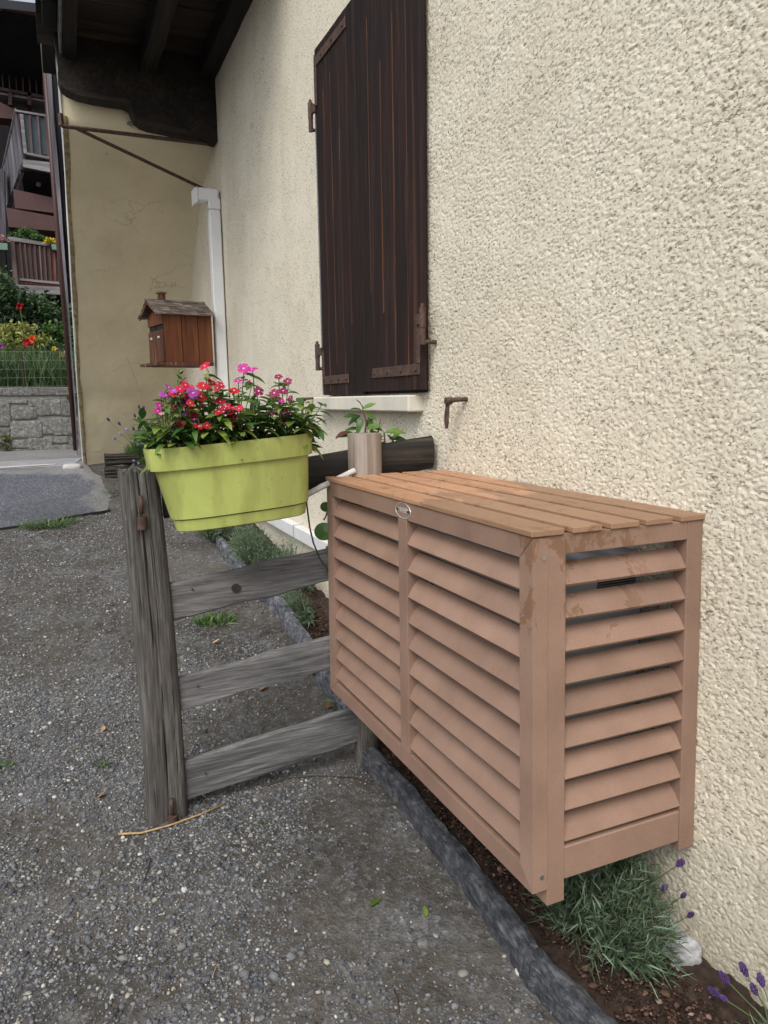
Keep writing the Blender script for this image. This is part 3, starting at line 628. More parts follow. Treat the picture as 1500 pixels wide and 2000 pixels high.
# roof edge: overlapping stone slates seen from below
y = 5.1; k = 0
while y > 3.2:
    L = random.uniform(.3, .42); MB().box((-1.262+random.uniform(-.006,.006), y-L/2, 4.30+.03*(k%2)), (.10, L, .03), None, .006).build('slate', M['mortar'] if k%3 else M['black'], house); y -= L*.8; k += 1
MB().bb(-1.205, -1.19, 3.0, 5.3, 4.20, 4.42).build('fascia', M['grey_x'], house)

# window: sill and two closed shutters
SY0, SY1, SZ0, SZ1 = 1.425, 2.655, 1.556, 3.34; SM = 2.075
SYA = float(at(797, 790, x=-.075)[1]); sb = MB(); sb.bb(-.075, .03, SYA, 2.765, 1.476, 1.547, .006); sb.build('window_sill', M['sill'], house)
def shutter(y0, y1, n, z0, lab, swing):
    r = bpy.data.objects.new('shutter', None); COL.objects.link(r); r.parent = house; r.location = (0, y0-3, 0); r['label'] = lab
    ws = [random.uniform(.9, 1.1) for _ in range(n)]; t = sum(ws); y = y0
    for k in range(n):
        wv = (y1-y0)*ws[k]/t; V, F = board(SZ1-z0, wv-.004, .03, 'zy', int(y0*100)+k*7, .0016, 90, 8, .002, 0, .003)
        V = V + np.array([-.035 + random.uniform(-.0015,.0015), y+wv/2, (z0+SZ1)/2])
        if k == 0 and y0 > 2: V[:,1] += (V[:,1] < y+wv/2)*np.clip((V[:,2]-2.35)/1.0, 0, 1)*.020
        MB().add(V, F).build('plank', M['shutter'], r, True, 40)
        if k: MB().bb(-.0512, -.035, y-.0018, y+.0018, z0+.01+random.uniform(0,.5), SZ1-random.uniform(.0,.5)).build('worn_joint', M['joint'], r)
        y += wv
    return r
sh_r = shutter(SY0, SM-.004, 5, SZ0+.012, 'right shutter leaf of dark planks with a rusty corner strap', 0)
sh_l = shutter(SM+.006, SY1, 5, SZ0, 'left shutter leaf of dark planks with a silvered outer edge', 0)
MB().bb(-.05, -.014, SY1+.001, SY1+.014, SZ0+.005, SZ1-.02).build('edge_strip', M['shutter_edge'], sh_l)
MB().bb(-.017, -.010, SY0+.02, SY1-.02, SZ0, SZ1-.02).build('gap_shade_panel', M['black'], house)  # flat black panel standing in for the shade in the gap between the leaves
def strap(root, y0, y1, z0, zt, ycorner, ze):
    m = MB(); m.bb(-.056, -.0505, y0, y1, z0, z0+.045, .002); m.bb(-.0565, -.0508, min(ycorner, ycorner+.035), max(ycorner, ycorner+.035), min(z0+.045, zt), max(z0+.045, zt), .002)
    m.build('corner_strap', M['rust'], root)
    for yb in np.linspace(y0+.03, y1-.03, 4): MB().cyl((-.0565, yb, z0+.022), (-.0625, yb, z0+.022), .007, 8).build('bolt', M['rust'], root)
def hinge(root, y, z, s):
    m = MB(); m.cyl((-.062, y, z-.035), (-.062, y, z+.045), .014, 12); m.bb(-.066, -.052, min(y, y-s*.06), max(y, y-s*.06), z-.02, z+.022, .002); m.cyl((-.062, y, z+.045), (-.062, y, z+.06), .008, 8)
    m.build('hinge', M['rust'], root, True, 40)
    m = MB(); m.cyl((-.062, y, z-.036), (-.062, y, z-.10), .0125, 10); m.cyl((-.062, y, z-.09), (.01, y, z-.09), .009, 8); m.build('hinge_pin', M['rust'], root, True, 40)
strap(sh_r, SY0+.012, SM-.14, 1.628, 1.86, SY0+.008, 0); hinge(sh_r, SY0-.035, 1.845, -1)
strap(sh_l, SM+.17, SY1-.005, 1.615, 1.80, SY1-.038, 0); hinge(sh_l, SY1+.05, 1.795, 1)
m = MB(); m.bb(-.056, -.0505, SY1-.47, SY1-.002, SZ1-.09, SZ1-.04, .002); m.bb(-.0565, -.0508, SY1-.036, SY1-.001, 3.06, SZ1-.09, .002); m.build('corner_strap', M['rust'], sh_l); hinge(sh_l, SY1+.05, 3.055, 1)
for yb in (SY1-.43, SY1-.28, SY1-.12): MB().cyl((-.0565, yb, SZ1-.065), (-.0625, yb, SZ1-.065), .007, 8).build('bolt', M['rust'], sh_l)
def stop(px, py, tipx, tipy, sc_):
    e = at(px, py, x=-.06*sc_); b = (.01, e[1]-.03, e[2]+.0)
    r = bpy.data.objects.new('shutter_stop', None); COL.objects.link(r); r.parent = house; r.location = (0, b[1]-3, b[2])
    MB().tube([(0.01, e[1]-.045, e[2]+.006), (-.045*sc_, e[1]-.02, e[2]+.004), e], [.008*sc_, .009*sc_, .011*sc_], 8).build('stop_arm', M['rust'], r, True)
    t = at(tipx, tipy, x=-.065*sc_); P = []
    d = t - e
    for k, wv in ((0, .009), (.25, .0105), (.55, .013), (.8, .011), (1., .004)):
        c = e + d*k; off = .006*math.sin(k*PI*1.1); P.append((c[0], c[1]-wv*sc_+off, c[2], c[1]+wv*sc_+off))
    V = []; F = []
    for i, p in enumerate(P):
        V += [(p[0]-.004, p[1], p[2]), (p[0]-.004, p[3], p[2]), (p[0]+.004, p[3], p[2]), (p[0]+.004, p[1], p[2])]
        if i: q = (i-1)*4; F += [(q+j, q+(j+1)%4, q+4+(j+1)%4, q+4+j) for j in range(4)]
    F += [(3,2,1,0), tuple(len(V)-4+j for j in range(4))]
    MB().add(V, F).build('stop_tongue', M['rust'], r)
    MB().cyl((e[0]-.012, e[1], e[2]), (e[0]+.012, e[1], e[2]), .014*sc_, 12).build('stop_knuckle', M['rust'], r, True, 40)
stop(876, 783, 872, 837, 1.0); stop(593, 780, 590, 812, .85)

# white downpipe and cable trunking, iron bracket
dp = thing('downpipe', (-.06, 5.36, .6), 'white square downpipe on the cream wall beside the wooden letterbox', 'downpipe')
MB().bb(-.108, -.012, 5.34, 5.44, .62, 3.16, .008).build('pipe', M['white'], dp)
MB().bb(-.114, -.008, 5.334, 5.446, 3.16, 3.25, .008).build('collar', M['white'], dp)
MB().bb(-.20, -.02, 5.336, 5.443, 3.22, 3.33, .012).build('elbow', M['white'], dp)
MB().prism([(-.20, 5.335, 3.21), (-.20, 5.335, 3.335), (-.235, 5.335, 3.31), (-.235, 5.335, 3.19)], (0, .105, 0)).build('outlet', M['white'], dp)
ct = thing('cable_trunking', (-.03, 3, .67), 'white plastic cable trunking running low along the cream wall behind the fence', 'cable cover')
MB().bb(-.062, -.004, 1.15, 3.30, .635, .718, .004).build('cover', M['white'], ct); MB().bb(-.062, -.004, 3.303, 5.3, .635, .718, .004).build('cover', M['white'], ct)
MB().bb(-.064, -.004, 3.298, 3.305, .633, .720).build('joint', M['white_seam'], ct)
ib = thing('iron_bracket', (-.6, 5.4, 3.7), 'rusty iron bracket with a slanting stay under the carved beam', 'bracket')
a0 = at(120, 246, y=5.33); a1 = at(405, 281, y=5.42); d0 = at(152, 252, y=5.36)
MB().tube([a0, a1], .016, 4).build('bar', M['rust'], ib)
MB().tube([(d0[0]-.02, d0[1]-.02, d0[2]), at(415, 377, x=.005)], .015, 4).build('stay', M['rust'], ib)
MB().tube([a0, a0+np.array([-.0, .0, .09])], .02, 4).build('hook', M['rust'], ib)

# brown downpipe and upright weathered plank past the end of the wing wall
bp_ = thing('brown_downpipe', tuple(at(150, 905, y=9.5)), 'slim red brown downpipe rising past the end of the plastered wall', 'downpipe')
MB().tube([at(148, 880, y=9.5), at(110, 420, y=9.5), at(76, -20, y=9.5)], [.030, .032, .034], 12).build('pipe', M['brownpipe'], bp_, True)
wp = thing('upright_plank', tuple(at(153, 900, y=9.2)), 'silvered upright plank between the brown pipe and the plaster edge', 'plank')
L = [(86,80),(98,240),(104,310),(113,400),(121.5,500),(127,560),(134.5,640),(142,740),(146,800),(151,890)]; Rr = [(97,80),(105.5,240),(113,310),(119.5,400),(126.5,500),(131.5,560),(137.5,640),(144.5,740),(148,800),(152.5,890)]
V = []; 
for l, r_ in zip(L, Rr):
    p, q = at(*l, y=9.2), at(*r_, y=9.2); V += [p, q, q+np.array([0,.05,0]), p+np.array([0,.05,0])]
F = [(4*i+j, 4*i+(j+1)%4, 4*i+4+(j+1)%4, 4*i+4+j) for i in range(len(L)-1) for j in range(4)] + [(3,2,1,0), tuple(4*len(L)-4+j for j in range(4))]
MB().add(V, F).build('board', M['balplank'], wp)
o = MB(); V, F = rock(at(141, 912, y=7.9)+np.array([.0, 0, .0]), (.20, .12, .07), 5, 2, .08); o.add(V, F); o = o.build('kerb_stone', M['kerb'], None, True); tag(o, 'pale oblong stone lying at the foot of the plaster corner', 'stone')

# ================================================================== AIR CONDITIONER COVER
cov = thing('air_conditioner_cover', (-.25, .65, .36), 'brown louvred air conditioner cover hung on the cream wall', 'unit cover')
def cv(V):      # the whole cover stands very slightly out of true
    V = np.array(V, float); k = (1.246 - V[:,2])/.85; V[:,1] = .65 + (V[:,1]-.65)*(1+.035*k); 
    x = V[:,0]; V[:,0] = x - .0096*(V[:,1]); return V
def cbox(name, x0, x1, y0, y1, z0, z1, b=.002, mat='comp', root=cov):
    m = MB(); m.bb(x0, x1, y0, y1, z0, z1, b); m.v = [cv(v) for v in m.v]; return m.build(name, M[mat], root)
LX = [(-.504, -.418), (-.394, -.314), (-.288, -.206), (-.186, -.105), (-.080, .000)]
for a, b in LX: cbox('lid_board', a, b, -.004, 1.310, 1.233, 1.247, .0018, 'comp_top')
for yb in (.02, .64, 1.26): cbox('lid_batten', -.45, -.03, yb, yb+.04, 1.208, 1.2325, .001)
FX0, FX1 = -.500, -.460
def miter(name, pts, x0=FX0, x1=FX1):
    m = MB(); m.prism([(x0, p[0], p[1]) for p in pts], (x1-x0, 0, 0)); m.v = [cv(v) for v in m.v]; return m.build(name, M['comp'], cov)
miter('top_rail', [(.001, 1.2315), (1.305, 1.2315), (1.246, 1.181), (.050, 1.181)])
miter('bottom_rail', [(.001, .400), (.050, .448), (1.246, .448), (1.305, .400)])
miter('front_stile', [(0, .401), (0, 1.2305), (.049, 1.180), (.049, .449)])
miter('front_stile', [(1.306, .401), (1.247, .449), (1.247, 1.180), (1.306, 1.2305)])
cbox('mullion', FX0-.0005, FX1, .621, .678, .449, 1.180, .001)
def slat(x0, y0, x1, y1, ztip, rise, depth, th=.007, inner=None):
    """curved louvre blade along (y) for the front: tip low at the face, head high behind it"""
    return
def front_slat(y0, y1, zt):
    n = 7; V = []
    pr = [(FX0+.001+.038*t, zt + .052*t + .006*math.sin(PI*t)) for t in np.linspace(0, 1, n)]
    pr2 = [(p[0]+.005, p[1]-.0065) for p in pr][::-1]; P = pr+pr2; m = MB()
    m.prism([(a, y0, b) for a, b in P], (0, y1-y0, 0)); m.v = [cv(v) for v in m.v]; m.build('louvre_slat', M['comp'], cov, True, 35)
def side_slat(x0, x1, zt, ny=-1, yf=0.0):
    n = 7; pr = [(yf+.001+.038*t, zt + .044*t + .006*math.sin(PI*t)) for t in np.linspace(0, 1, n)]; pr2 = [(p[0]+.005, p[1]-.0065) for p in pr][::-1]; P = pr+pr2; m = MB()
    if ny > 0: P = [(2*yf-a, b) for a, b in P]
    m.prism([(x0, a, b) for a, b in P], (x1-x0, 0, 0)); m.v = [cv(v) for v in m.v]; m.build('louvre_slat', M['comp'], cov, True, 35)
for k in range(9):
    zt = 1.109 - k*.0797
    front_slat(.0495, .6205, zt); front_slat(.6785, 1.2465, zt)
    side_slat(-.4095, -.0545, 1.119-.0765*k, -1, .0); side_slat(-.4095, -.0545, 1.119-.0765*k, 1, 1.306)
for ya, yb in ((.0, .045), (1.261, 1.306)):
    s = ya if ya < .5 else yb; e = 1 if ya < .5 else -1
    cbox('corner_post', -.4595, -.4105, min(s+e*.001, s+e*.046), max(s+e*.001, s+e*.046), .358, 1.2325, .0015)
    cbox('rear_post', -.0535, -.004, min(s+e*.001, s+e*.046), max(s+e*.001, s+e*.046), .385, 1.2325, .0015)
    cbox('side_rail', -.410, -.054, min(s+e*.0015, s+e*.03), max(s+e*.0015, s+e*.03), 1.188, 1.2325, .001)
    cbox('side_rail', -.410, -.054, min(s+e*.0015, s+e*.03), max(s+e*.0015, s+e*.03), .410, .492, .003)
for xx, z in ((-.472, 1.185), (-.476, .437)): 
    m = MB(); m.cyl((xx, -.0025, z), (xx, .004, z), .0055, 10); m.v = [cv(v) for v in m.v]; m.build('screw', M['bolt'], cov, True, 30)
for y_, z in ((.025, 1.19), (.026, .43), (1.28, 1.19)): pass
# oval badge, with the word it carries
bd = at(789, 997, x=-.503); BYc, BZc = float(bd[1]), float(bd[2])
m = MB(); N_ = 40; P = [(-.5055, BYc+.052*math.cos(2*PI*k/N_), BZc+.0235*math.sin(2*PI*k/N_)) for k in range(N_)]; m.prism(P, (.0055, 0, 0)); bdg = m.build('badge', M['steel'], cov)
m = MB(); m.tube([(-.5062, BYc+.0512*math.cos(2*PI*k/N_), BZc+.0231*math.sin(2*PI*k/N_)) for k in range(N_+1)], .0013, 6, False); m.build('badge_rim', M['letter'], bdg, True)
for s in (-1, 1): MB().cyl((-.5055, BYc+s*.043, BZc), (-.5078, BYc+s*.032, BZc), .0028, 8).build('badge_rivet', M['unit_dark'], bdg)
cu = bpy.data.curves.new('t', 'FONT'); cu.body = 'INVERK'; cu.size = .021; cu.extrude = .0005; cu.align_x = 'CENTER'; cu.align_y = 'CENTER'
to = bpy.data.objects.new('t', cu); COL.objects.link(to); bpy.context.view_layer.update()
me = bpy.data.meshes.new_from_object(to.evaluated_get(bpy.context.evaluated_depsgraph_get())); bpy.data.objects.remove(to)
me.transform(Matrix(((0,0,-1,0),(-1,0,0,0),(0,1,0,0),(0,0,0,1)))); me.materials.append(M['letter'])
lt = bpy.data.objects.new('lettering', me); COL.objects.link(lt); lt.parent = bdg; lt.location = origin(bdg).inverted() @ Vector((-.5062, BYc, BZc))

# the unit inside the cover
ac = thing('air_conditioner', (-.24, .6, .42), 'grey air conditioner unit glimpsed through the slats of the brown cover', 'air conditioner')
MB().bb(-.415, -.07, .12, 1.08, .44, 1.14, .012).build('casing', M['unit'], ac)
MB().cyl((-.417, .80, .78), (-.412, .80, .78), .26, 40).build('fan_opening', M['unit_dark'], ac)
for r_ in (.06, .11, .16, .21, .255): MB().tube([(-.422, .80+r_*math.cos(a), .78+r_*math.sin(a)) for a in np.linspace(0, 2*PI, 33)], .003, 5, False).build('grille_ring', M['unit'], ac)
for k in range(9): MB().bb(-.22, -.10, .117, .121, 1.05+.007*k, 1.054+.007*k).build('vent_slot', M['unit_dark'], ac)
MB().bb(-.40, -.385, .116, .1205, .85, 1.10).build('vent_slot', M['unit_dark'], ac)
MB().bb(-.418, -.414, .20, .26, .9, .94).build('sticker', M['sticker'], ac)
for yb in (.2, .95): MB().bb(-.42, .02, yb, yb+.035, .40, .439, .002).build('wall_bracket', M['unit'], ac)

# ================================================================== FENCE
fe = thing('fence', (-.7, 1.38, 0), 'weathered grey board fence running from the leaning post to the wall', 'fence')
# old split post
nz, na = 260, 120; V = []
for i in range(nz):
    z = -.12 + 1.42*i/(nz-1); t = (z)/1.3; cx = -1.155 - .022*t; w_ = .0725*(1-.10*t); d_ = .062
    for k in range(na):
        a = 2*PI*k/na; ca, sa = math.cos(a), math.sin(a); q = 4.5; r = (abs(ca)**q + abs(sa)**q)**(-1/q)
        V.append([cx + w_*r*ca, 1.395 + d_*r*sa, z, a, r])
V = np.array(V); a = V[:,3]; z = V[:,2]; cxx = -1.155 - .022*z/1.3
gr = fbm(np.cos(a)*8+9, np.sin(a)*8+9, z*1.2, 71, 3)-.5; fine = fbm(np.cos(a)*26+9, np.sin(a)*26+9, z*2.0, 73, 2)-.5
disp = gr*.006 + fine*.004
for ac_, wd, dp_, z0, z1, wob in ((-1.72, .018, .015, .62, 1.4, .05), (-1.50, .020, .020, -.2, .55, .05), (-2.10, .020, .014, .75, 1.4, .03), (-1.25, .020, .014, .85, 1.4, .03), (-1.05, .018, .018, .15, .55, .04), (-2.35, .020, .012, .95, 1.4, .03), (-1.9, .016, .014, 1.02, 1.4, .02), (-1.4, .014, .010, .6, 1.1, .03)):
    cen = ac_ + wob*np.sin(z*3.1+ac_*5) + .03*(vnoise(z*9, z*0+ac_, None, 75)-.5); m_ = np.exp(-((a-2*PI-cen)/wd)**2); fade = np.clip((z-z0)/.08, 0, 1)*np.clip((z1-z)/.08, 0, 1); disp = disp - m_*dp_*fade*.72
cen = -1.62 + .1*np.sin(z*2.3+.5); disp = disp - np.exp(-((a-2*PI-cen)/.17)**2)*.005
nx, ny = np.cos(a), np.sin(a); P = V[:, :3].copy(); P[:,0] += nx*disp; P[:,1] += ny*disp; P[:,0] += .008*np.sin(z*2.6)
topm = np.clip((z-1.26)/.04, 0, 1); P[:,2] += topm*((fbm(nx*5+3, ny*5+3, None, 77, 3)-.5)*.05)
F = [(i*na+k, i*na+(k+1)%na, (i+1)*na+(k+1)%na, (i+1)*na+k) for i in range(nz-1) for k in range(na)]
tc = len(P); ringN = 8; pl = [P]; base = (nz-1)*na; c0 = np.array([-1.177, 1.395, 1.302]); prev = base
for rr in range(1, ringN):
    q = P[base:base+na]*(1-rr/ringN) + c0*(rr/ringN); q[:,2] = 1.292 + (fbm(q[:,0]*60, q[:,1]*60, None, 79, 3)-.5)*.05; pl.append(q); st = tc + (rr-1)*na
    F += [(prev+k, prev+(k+1)%na, st+(k+1)%na, st+k) for k in range(na)]; prev = st
pl.append(c0[None]); ci = tc+(ringN-1)*na; F += [(prev+k, prev+(k+1)%na, ci) for k in range(na)]
MB().add(np.vstack(pl), F).build('post', M['grey_z'], fe, True, 60)['label'] = 'old split grey gate post'
def rail(x0, z0a, z0b, x1, z1a, z1b, y, seed, mat='grey_x', th=.028, warp=.012):
    L = math.hypot(x1-x0, (z1a+z1b-z0a-z0b)/2); W = ((z0b-z0a)+(z1b-z1a))/2; ang = math.atan2((z1a+z1b-z0a-z0b)/2, x1-x0)
    V, F = board(L, W, th, 'x', seed, .0045, 110, 16, warp, ((z1b-z1a)-(z0b-z0a))/W*.9, .006); V = V @ roty(-ang).T
    return MB().add(V + np.array([(x0+x1)/2, y, (z0a+z0b+z1a+z1b)/4]), F).build('rail', M[mat], fe, True, 40)
def rz(pxa, pya0, pya1, pxb, pyb0, pyb1, y=1.375): return at(pxa, pya1, y=y)[2], at(pxa, pya0, y=y)[2], at(pxb, pyb1, y=y)[2], at(pxb, pyb0, y=y)[2]
a_, b_, c_, d_ = .745, .886, .835, .960; rail(-1.115, a_, b_, -.36, c_+.01, d_+.012, 1.375, 3)
rail(-1.11, .400, .530, -.36, .487, .612, 1.375, 9)
rail(-1.10, .045, .203, -.33, .140, .292, 1.375, 14)
MB().cyl((-.862, 1.3585, .846), (-.862, 1.352, .846), .017, 14).build('knot', M['dtwig'], fe, True, 40)
# dark round-backed top rail
V, F = [], []; nl, ns = 80, 28
for i in range(nl):
    t = i/(nl-1); x = -1.10 + 1.075*t; zc = 1.190 + .123*t; hh = .068 + .0*t + .003*(vnoise(t*7, 1., None, 6)-.5)
    for k in range(ns):
        a = 2*PI*k/ns; V.append((x, 1.392 + .030*math.sin(a) + .001*vnoise(k, t*30, None, 6), zc + hh*math.copysign(abs(math.cos(a))**.75, math.cos(a))))
F = [(i*ns+k, i*ns+(k+1)%ns, (i+1)*ns+(k+1)%ns, (i+1)*ns+k) for i in range(nl-1) for k in range(ns)] + [tuple(range(ns)), tuple((nl-1)*ns+k for k in range(ns))[::-1]]
MB().add(V, F).build('rail', M['dark_x'], fe, True, 50)['label'] = 'blackened round top rail'
# pale turned post by the wall and its dark foot
V, F = [], []; nl, ns = 60, 32
for i in range(nl):
    z = .30 + 1.102*i/(nl-1)
    for k in range(ns):
        a = 2*PI*k/ns; r = .066*(1+.02*(vnoise(k*.8, z*1.5, None, 12)-.5)); 
        if abs(k-24) <= 0 or k == 20: r -= .005
        V.append((-.340 + r*math.cos(a), 1.345+ (.062/.066)*r*math.sin(a), z))
F = [(i*ns+k, i*ns+(k+1)%ns, (i+1)*ns+(k+1)%ns, (i+1)*ns+k) for i in range(nl-1) for k in range(ns)] + [tuple(range(ns)), tuple((nl-1)*ns+k for k in range(ns))]
MB().add(V, F).build('post', M['pale_z'], fe, True, 50)['label'] = 'paler round post by the wall'
MB().tube([(-.345, 1.40, -.02), (-.340, 1.37, .20), (-.338, 1.352, .305)], [.048, .05, .052], 20).build('post_foot', M['grey_z'], fe, True, 50)
for px, py0, py1 in ((275, 968, 1034), (335, 1560, 1614)):
    a1, b1 = at(px, py0, y=1.318), at(px+3, py1, y=1.318); r = bpy.data.objects.new('pintle', None); COL.objects.link(r); r.parent = fe; r.location = Vector(b1) - Vector((-.7, 1.38, 0))
    MB().tube([a1, b1*.55+a1*.45], .0075, 8).build('pin', M['rust'], r, True); MB().tube([b1*.62+a1*.38, b1], .0165, 10).build('socket', M['rust'], r, True, 40)
    MB().cyl((b1*.7+a1*.3)+np.array([0,0,.0]), (b1*.7+a1*.3)+np.array([0,.09,0]), .007, 8).build('shank', M['rust'], r)
for i, (x, z) in enumerate(((-1.02, .86), (-1.02, .49), (-1.01, .14), (-.42, .91))): MB().cyl((x, 1.362, z), (x, 1.355, z), .004, 8).build('nail', M['rust'], fe)

# ================================================================== PLANTER with periwinkles
pl_ = thing('flower_planter', (-.87, 1.24, 1.09), 'lime green plastic planter resting against the old fence post', 'planter')
TL = math.atan(.066)
def oval(hx, hy, n=64, q=3.2):
    out = []
    for k in range(n):
        a = 2*PI*k/n; c, s = math.cos(a), math.sin(a); r = (abs(c)**q + abs(s)**q)**(-1/q); out.append((hx*r*c, hy*r*s))
    return out
def planter_rings(rings, cx=-.875, cy=1.235):
    V = []; n = 64
    for hx, hy, z, ox in rings:
        for (x, y) in oval(hx, hy, n):
            X_ = x + ox; V.append((cx + X_*math.cos(TL) - (z-.14)*math.sin(TL), cy + y, 1.09 + .025 + z + X_*math.sin(TL)))
    F = [(i*n+k, i*n+(k+1)%n, (i+1)*n+(k+1)%n, (i+1)*n+k) for i in range(len(rings)-1) for k in range(n)]
    return V, F, n
V, F, n = planter_rings([(.230,.086,.046,.012),(.240,.094,.046,.012),(.241,.0945,.052,.012),(.262,.105,.200,.004),(.266,.107,.216,.003)]); MB().add(V, F).build('body', M['lime'], pl_, True, 50)
V, F, n = planter_rings([(.266,.107,.214,.003),(.281,.116,.2135,.0),(.2815,.1165,.216,.0),(.286,.119,.283,.0),(.286,.119,.287,.0),(.279,.112,.287,.0),(.277,.110,.28,.0),(.272,.106,.22,.0)]); MB().add(V, F).build('rim', M['lime'], pl_, True, 50)
V, F, n = planter_rings([(.0,.0,.0,.012),(.218,.076,.0,.012),(.226,.083,.004,.012),(.2335,.0885,.0415,.012),(.228,.083,.0425,.012)]); MB().add(V, F).build('saucer', M['lime'], pl_, True, 50)
V, F, n = planter_rings([(.274,.108,.245,.0),(.2,.07,.25,.0),(.001,.001,.252,.0)]); MB().add(V, F).build('soil', M['soil'], pl_, True)

def leaf_mesh(name, L, W, mat, fold=.25, curl=.25, n=6, tip=1.0):
    V, F = [], []
    for i in range(n+1):
        t = i/n; wd = W/2*math.sin(PI*min(1, t**.85*.97+.02))**.8*(1 if t < .99 else .1); x = L*t; z = -curl*L*t*t
        V += [(x, -wd, z+abs(wd)*fold), (x, 0, z), (x, wd, z+abs(wd)*fold)]
    for i in range(n): q = 3*i; F += [(q, q+1, q+4, q+3), (q+1, q+2, q+5, q+4)]
    me = bpy.data.meshes.new(name); me.from_pydata(V, [], F); me.materials.append(mat); me.polygons.foreach_set('use_smooth', [True]*len(F)); me.update(); return me
def put(name, me, root, loc, d, up=(0,0,1), s=1.0, roll=0.0):
    d = Vector(d).normalized(); u = Vector(up); y = u.cross(d)
    if y.length < 1e-3: y = Vector((0,1,0)).cross(d)
    y.normalize(); z = d.cross(y)
    R3 = Matrix((d, y, z)).transposed(); R3 = R3 @ Matrix.Rotation(roll, 3, 'X')
    o = bpy.data.objects.new(name, me); COL.objects.link(o); o.parent = root
    o.matrix_local = origin(root).inverted() @ (Matrix.Translation(Vector(loc)) @ R3.to_4x4() @ Matrix.Scale(s, 4)); return o
VL = [leaf_mesh('leaf', .060, .026, M['green_leaf'], .22, .12), leaf_mesh('leaf', .055, .027, M['green_leaf'], .3, .35), leaf_mesh('leaf', .048, .017, M['green_leaf'], .15, .0), leaf_mesh('leaf', .066, .025, M['green_leaf'], .3, .55)]
def flower_mesh(mat, D=.042):
    V, F = [], []
    for k in range(5):
        a = 2*PI*k/5; ca, sa = math.cos(a), math.sin(a); b = len(V); r = D/2
        for (u, v, z) in ((.08*r, 0, 0), (.35*r, -.28*r, .03*r), (.35*r, .28*r, .03*r), (.8*r, -.50*r, .10*r), (.72*r, 0, .04*r), (.8*r, .44*r, .06*r), (1.02*r, -.25*r, .04*r), (.98*r, .20*r, .0)):
            V.append((u*ca-v*sa, u*sa+v*ca, z))
        F += [(b, b+1, b+4), (b, b+4, b+2), (b+1, b+3, b+4), (b+2, b+4, b+5), (b+3, b+6, b+4), (b+4, b+6, b+7), (b+4, b+7, b+5)]
    me = bpy.data.meshes.new('flower'); me.from_pydata(V, [], F); me.materials.append(mat); me.polygons.foreach_set('use_smooth', [True]*len(F)); me.update(); return me
FM = {k: flower_mesh(M[k], .040 if k not in ('wine',) else .037) for k in ('crimson','red','magenta','violet','wine')}; FM['faded'] = flower_mesh(M['faded'], .024)
eye = MB(); eye.tube([(0,0,-.001),(0,0,.0022)], [.0024,.0024], 8); EY = eye.build('tmp', M['eye']); eyem = EY.data; bpy.data.objects.remove(EY)
plants = []
labs = ['crimson and violet periwinkle at the left end of the lime planter', 'crimson periwinkle second from the left in the lime planter', 'tall crimson periwinkle under the letterbox in the lime planter', 'red periwinkle in the middle of the lime planter', 'pink periwinkle with the tallest magenta flower in the planter', 'wine red periwinkle towards the right of the lime planter', 'wine red periwinkle at the right end of the lime planter']
for i in range(7):
    x = -1.10 + .078*i; zb = 1.345 + .066*(x+.87); p = thing('periwinkle_plant', (x, 1.235, zb), labs[i], 'flowering plant', 'periwinkles in the lime planter'); plants.append((p, x, zb))
rr = random.Random(5)
hts = [.16, .20, .23, .19, .22, .19, .17]
for i, (p, x, zb) in enumerate(plants):
    stems = MB()
    ns = 9
    for k in range(ns):
        a = rr.uniform(0, 2*PI); sp = rr.uniform(.2, 1.0)
        h = hts[i]*rr.uniform(.5, 1.0); tip = np.array([x + .075*sp*math.cos(a) + (-.015 if i == 0 else .01 if i == 6 else 0), 1.235 + .13*sp*math.sin(a), zb + h])
        b = np.array([x + rr.uniform(-.02,.02), 1.235 + rr.uniform(-.03,.03), zb-.04]); mid = (b+tip)/2 + np.array([0,0,.02]); stems.tube([b, mid, tip], [.0028,.0024,.0018], 5)
        nl = 7
        for j in range(nl):
            t = .25 + .75*j/(nl-1); c = b*(1-t)+tip*t + np.array([0,0,.03*4*t*(1-t)*.3]); ph = j*2.4 + rr.uniform(-.4,.4)
            for s_ in (0, PI):
                if rr.random() < .1: continue
                el = rr.uniform(-.35, .55) + (.35 if t > .9 else 0); d = (math.cos(ph+s_)*math.cos(el), math.sin(ph+s_)*math.cos(el), math.sin(el))
                put('leaf', rr.choice(VL), p, c, d, s=rr.uniform(.85, 1.3)*(.85 if t > .95 else 1), roll=rr.uniform(-.4, .4))
    # low leaves hanging over the rim
    for k in range(11):
        a = rr.uniform(-2.9, -.3); c = (x+rr.uniform(-.04,.04), 1.235-rr.uniform(.05,.10), zb+rr.uniform(.068,.12)); put('leaf', rr.choice((VL[0], VL[1], VL[3])), p, c, (math.cos(a)*.8, -.75, rr.uniform(-.05,.55)), s=rr.uniform(.9,1.3))
    stems.build('stem', M['stem'], p, True)
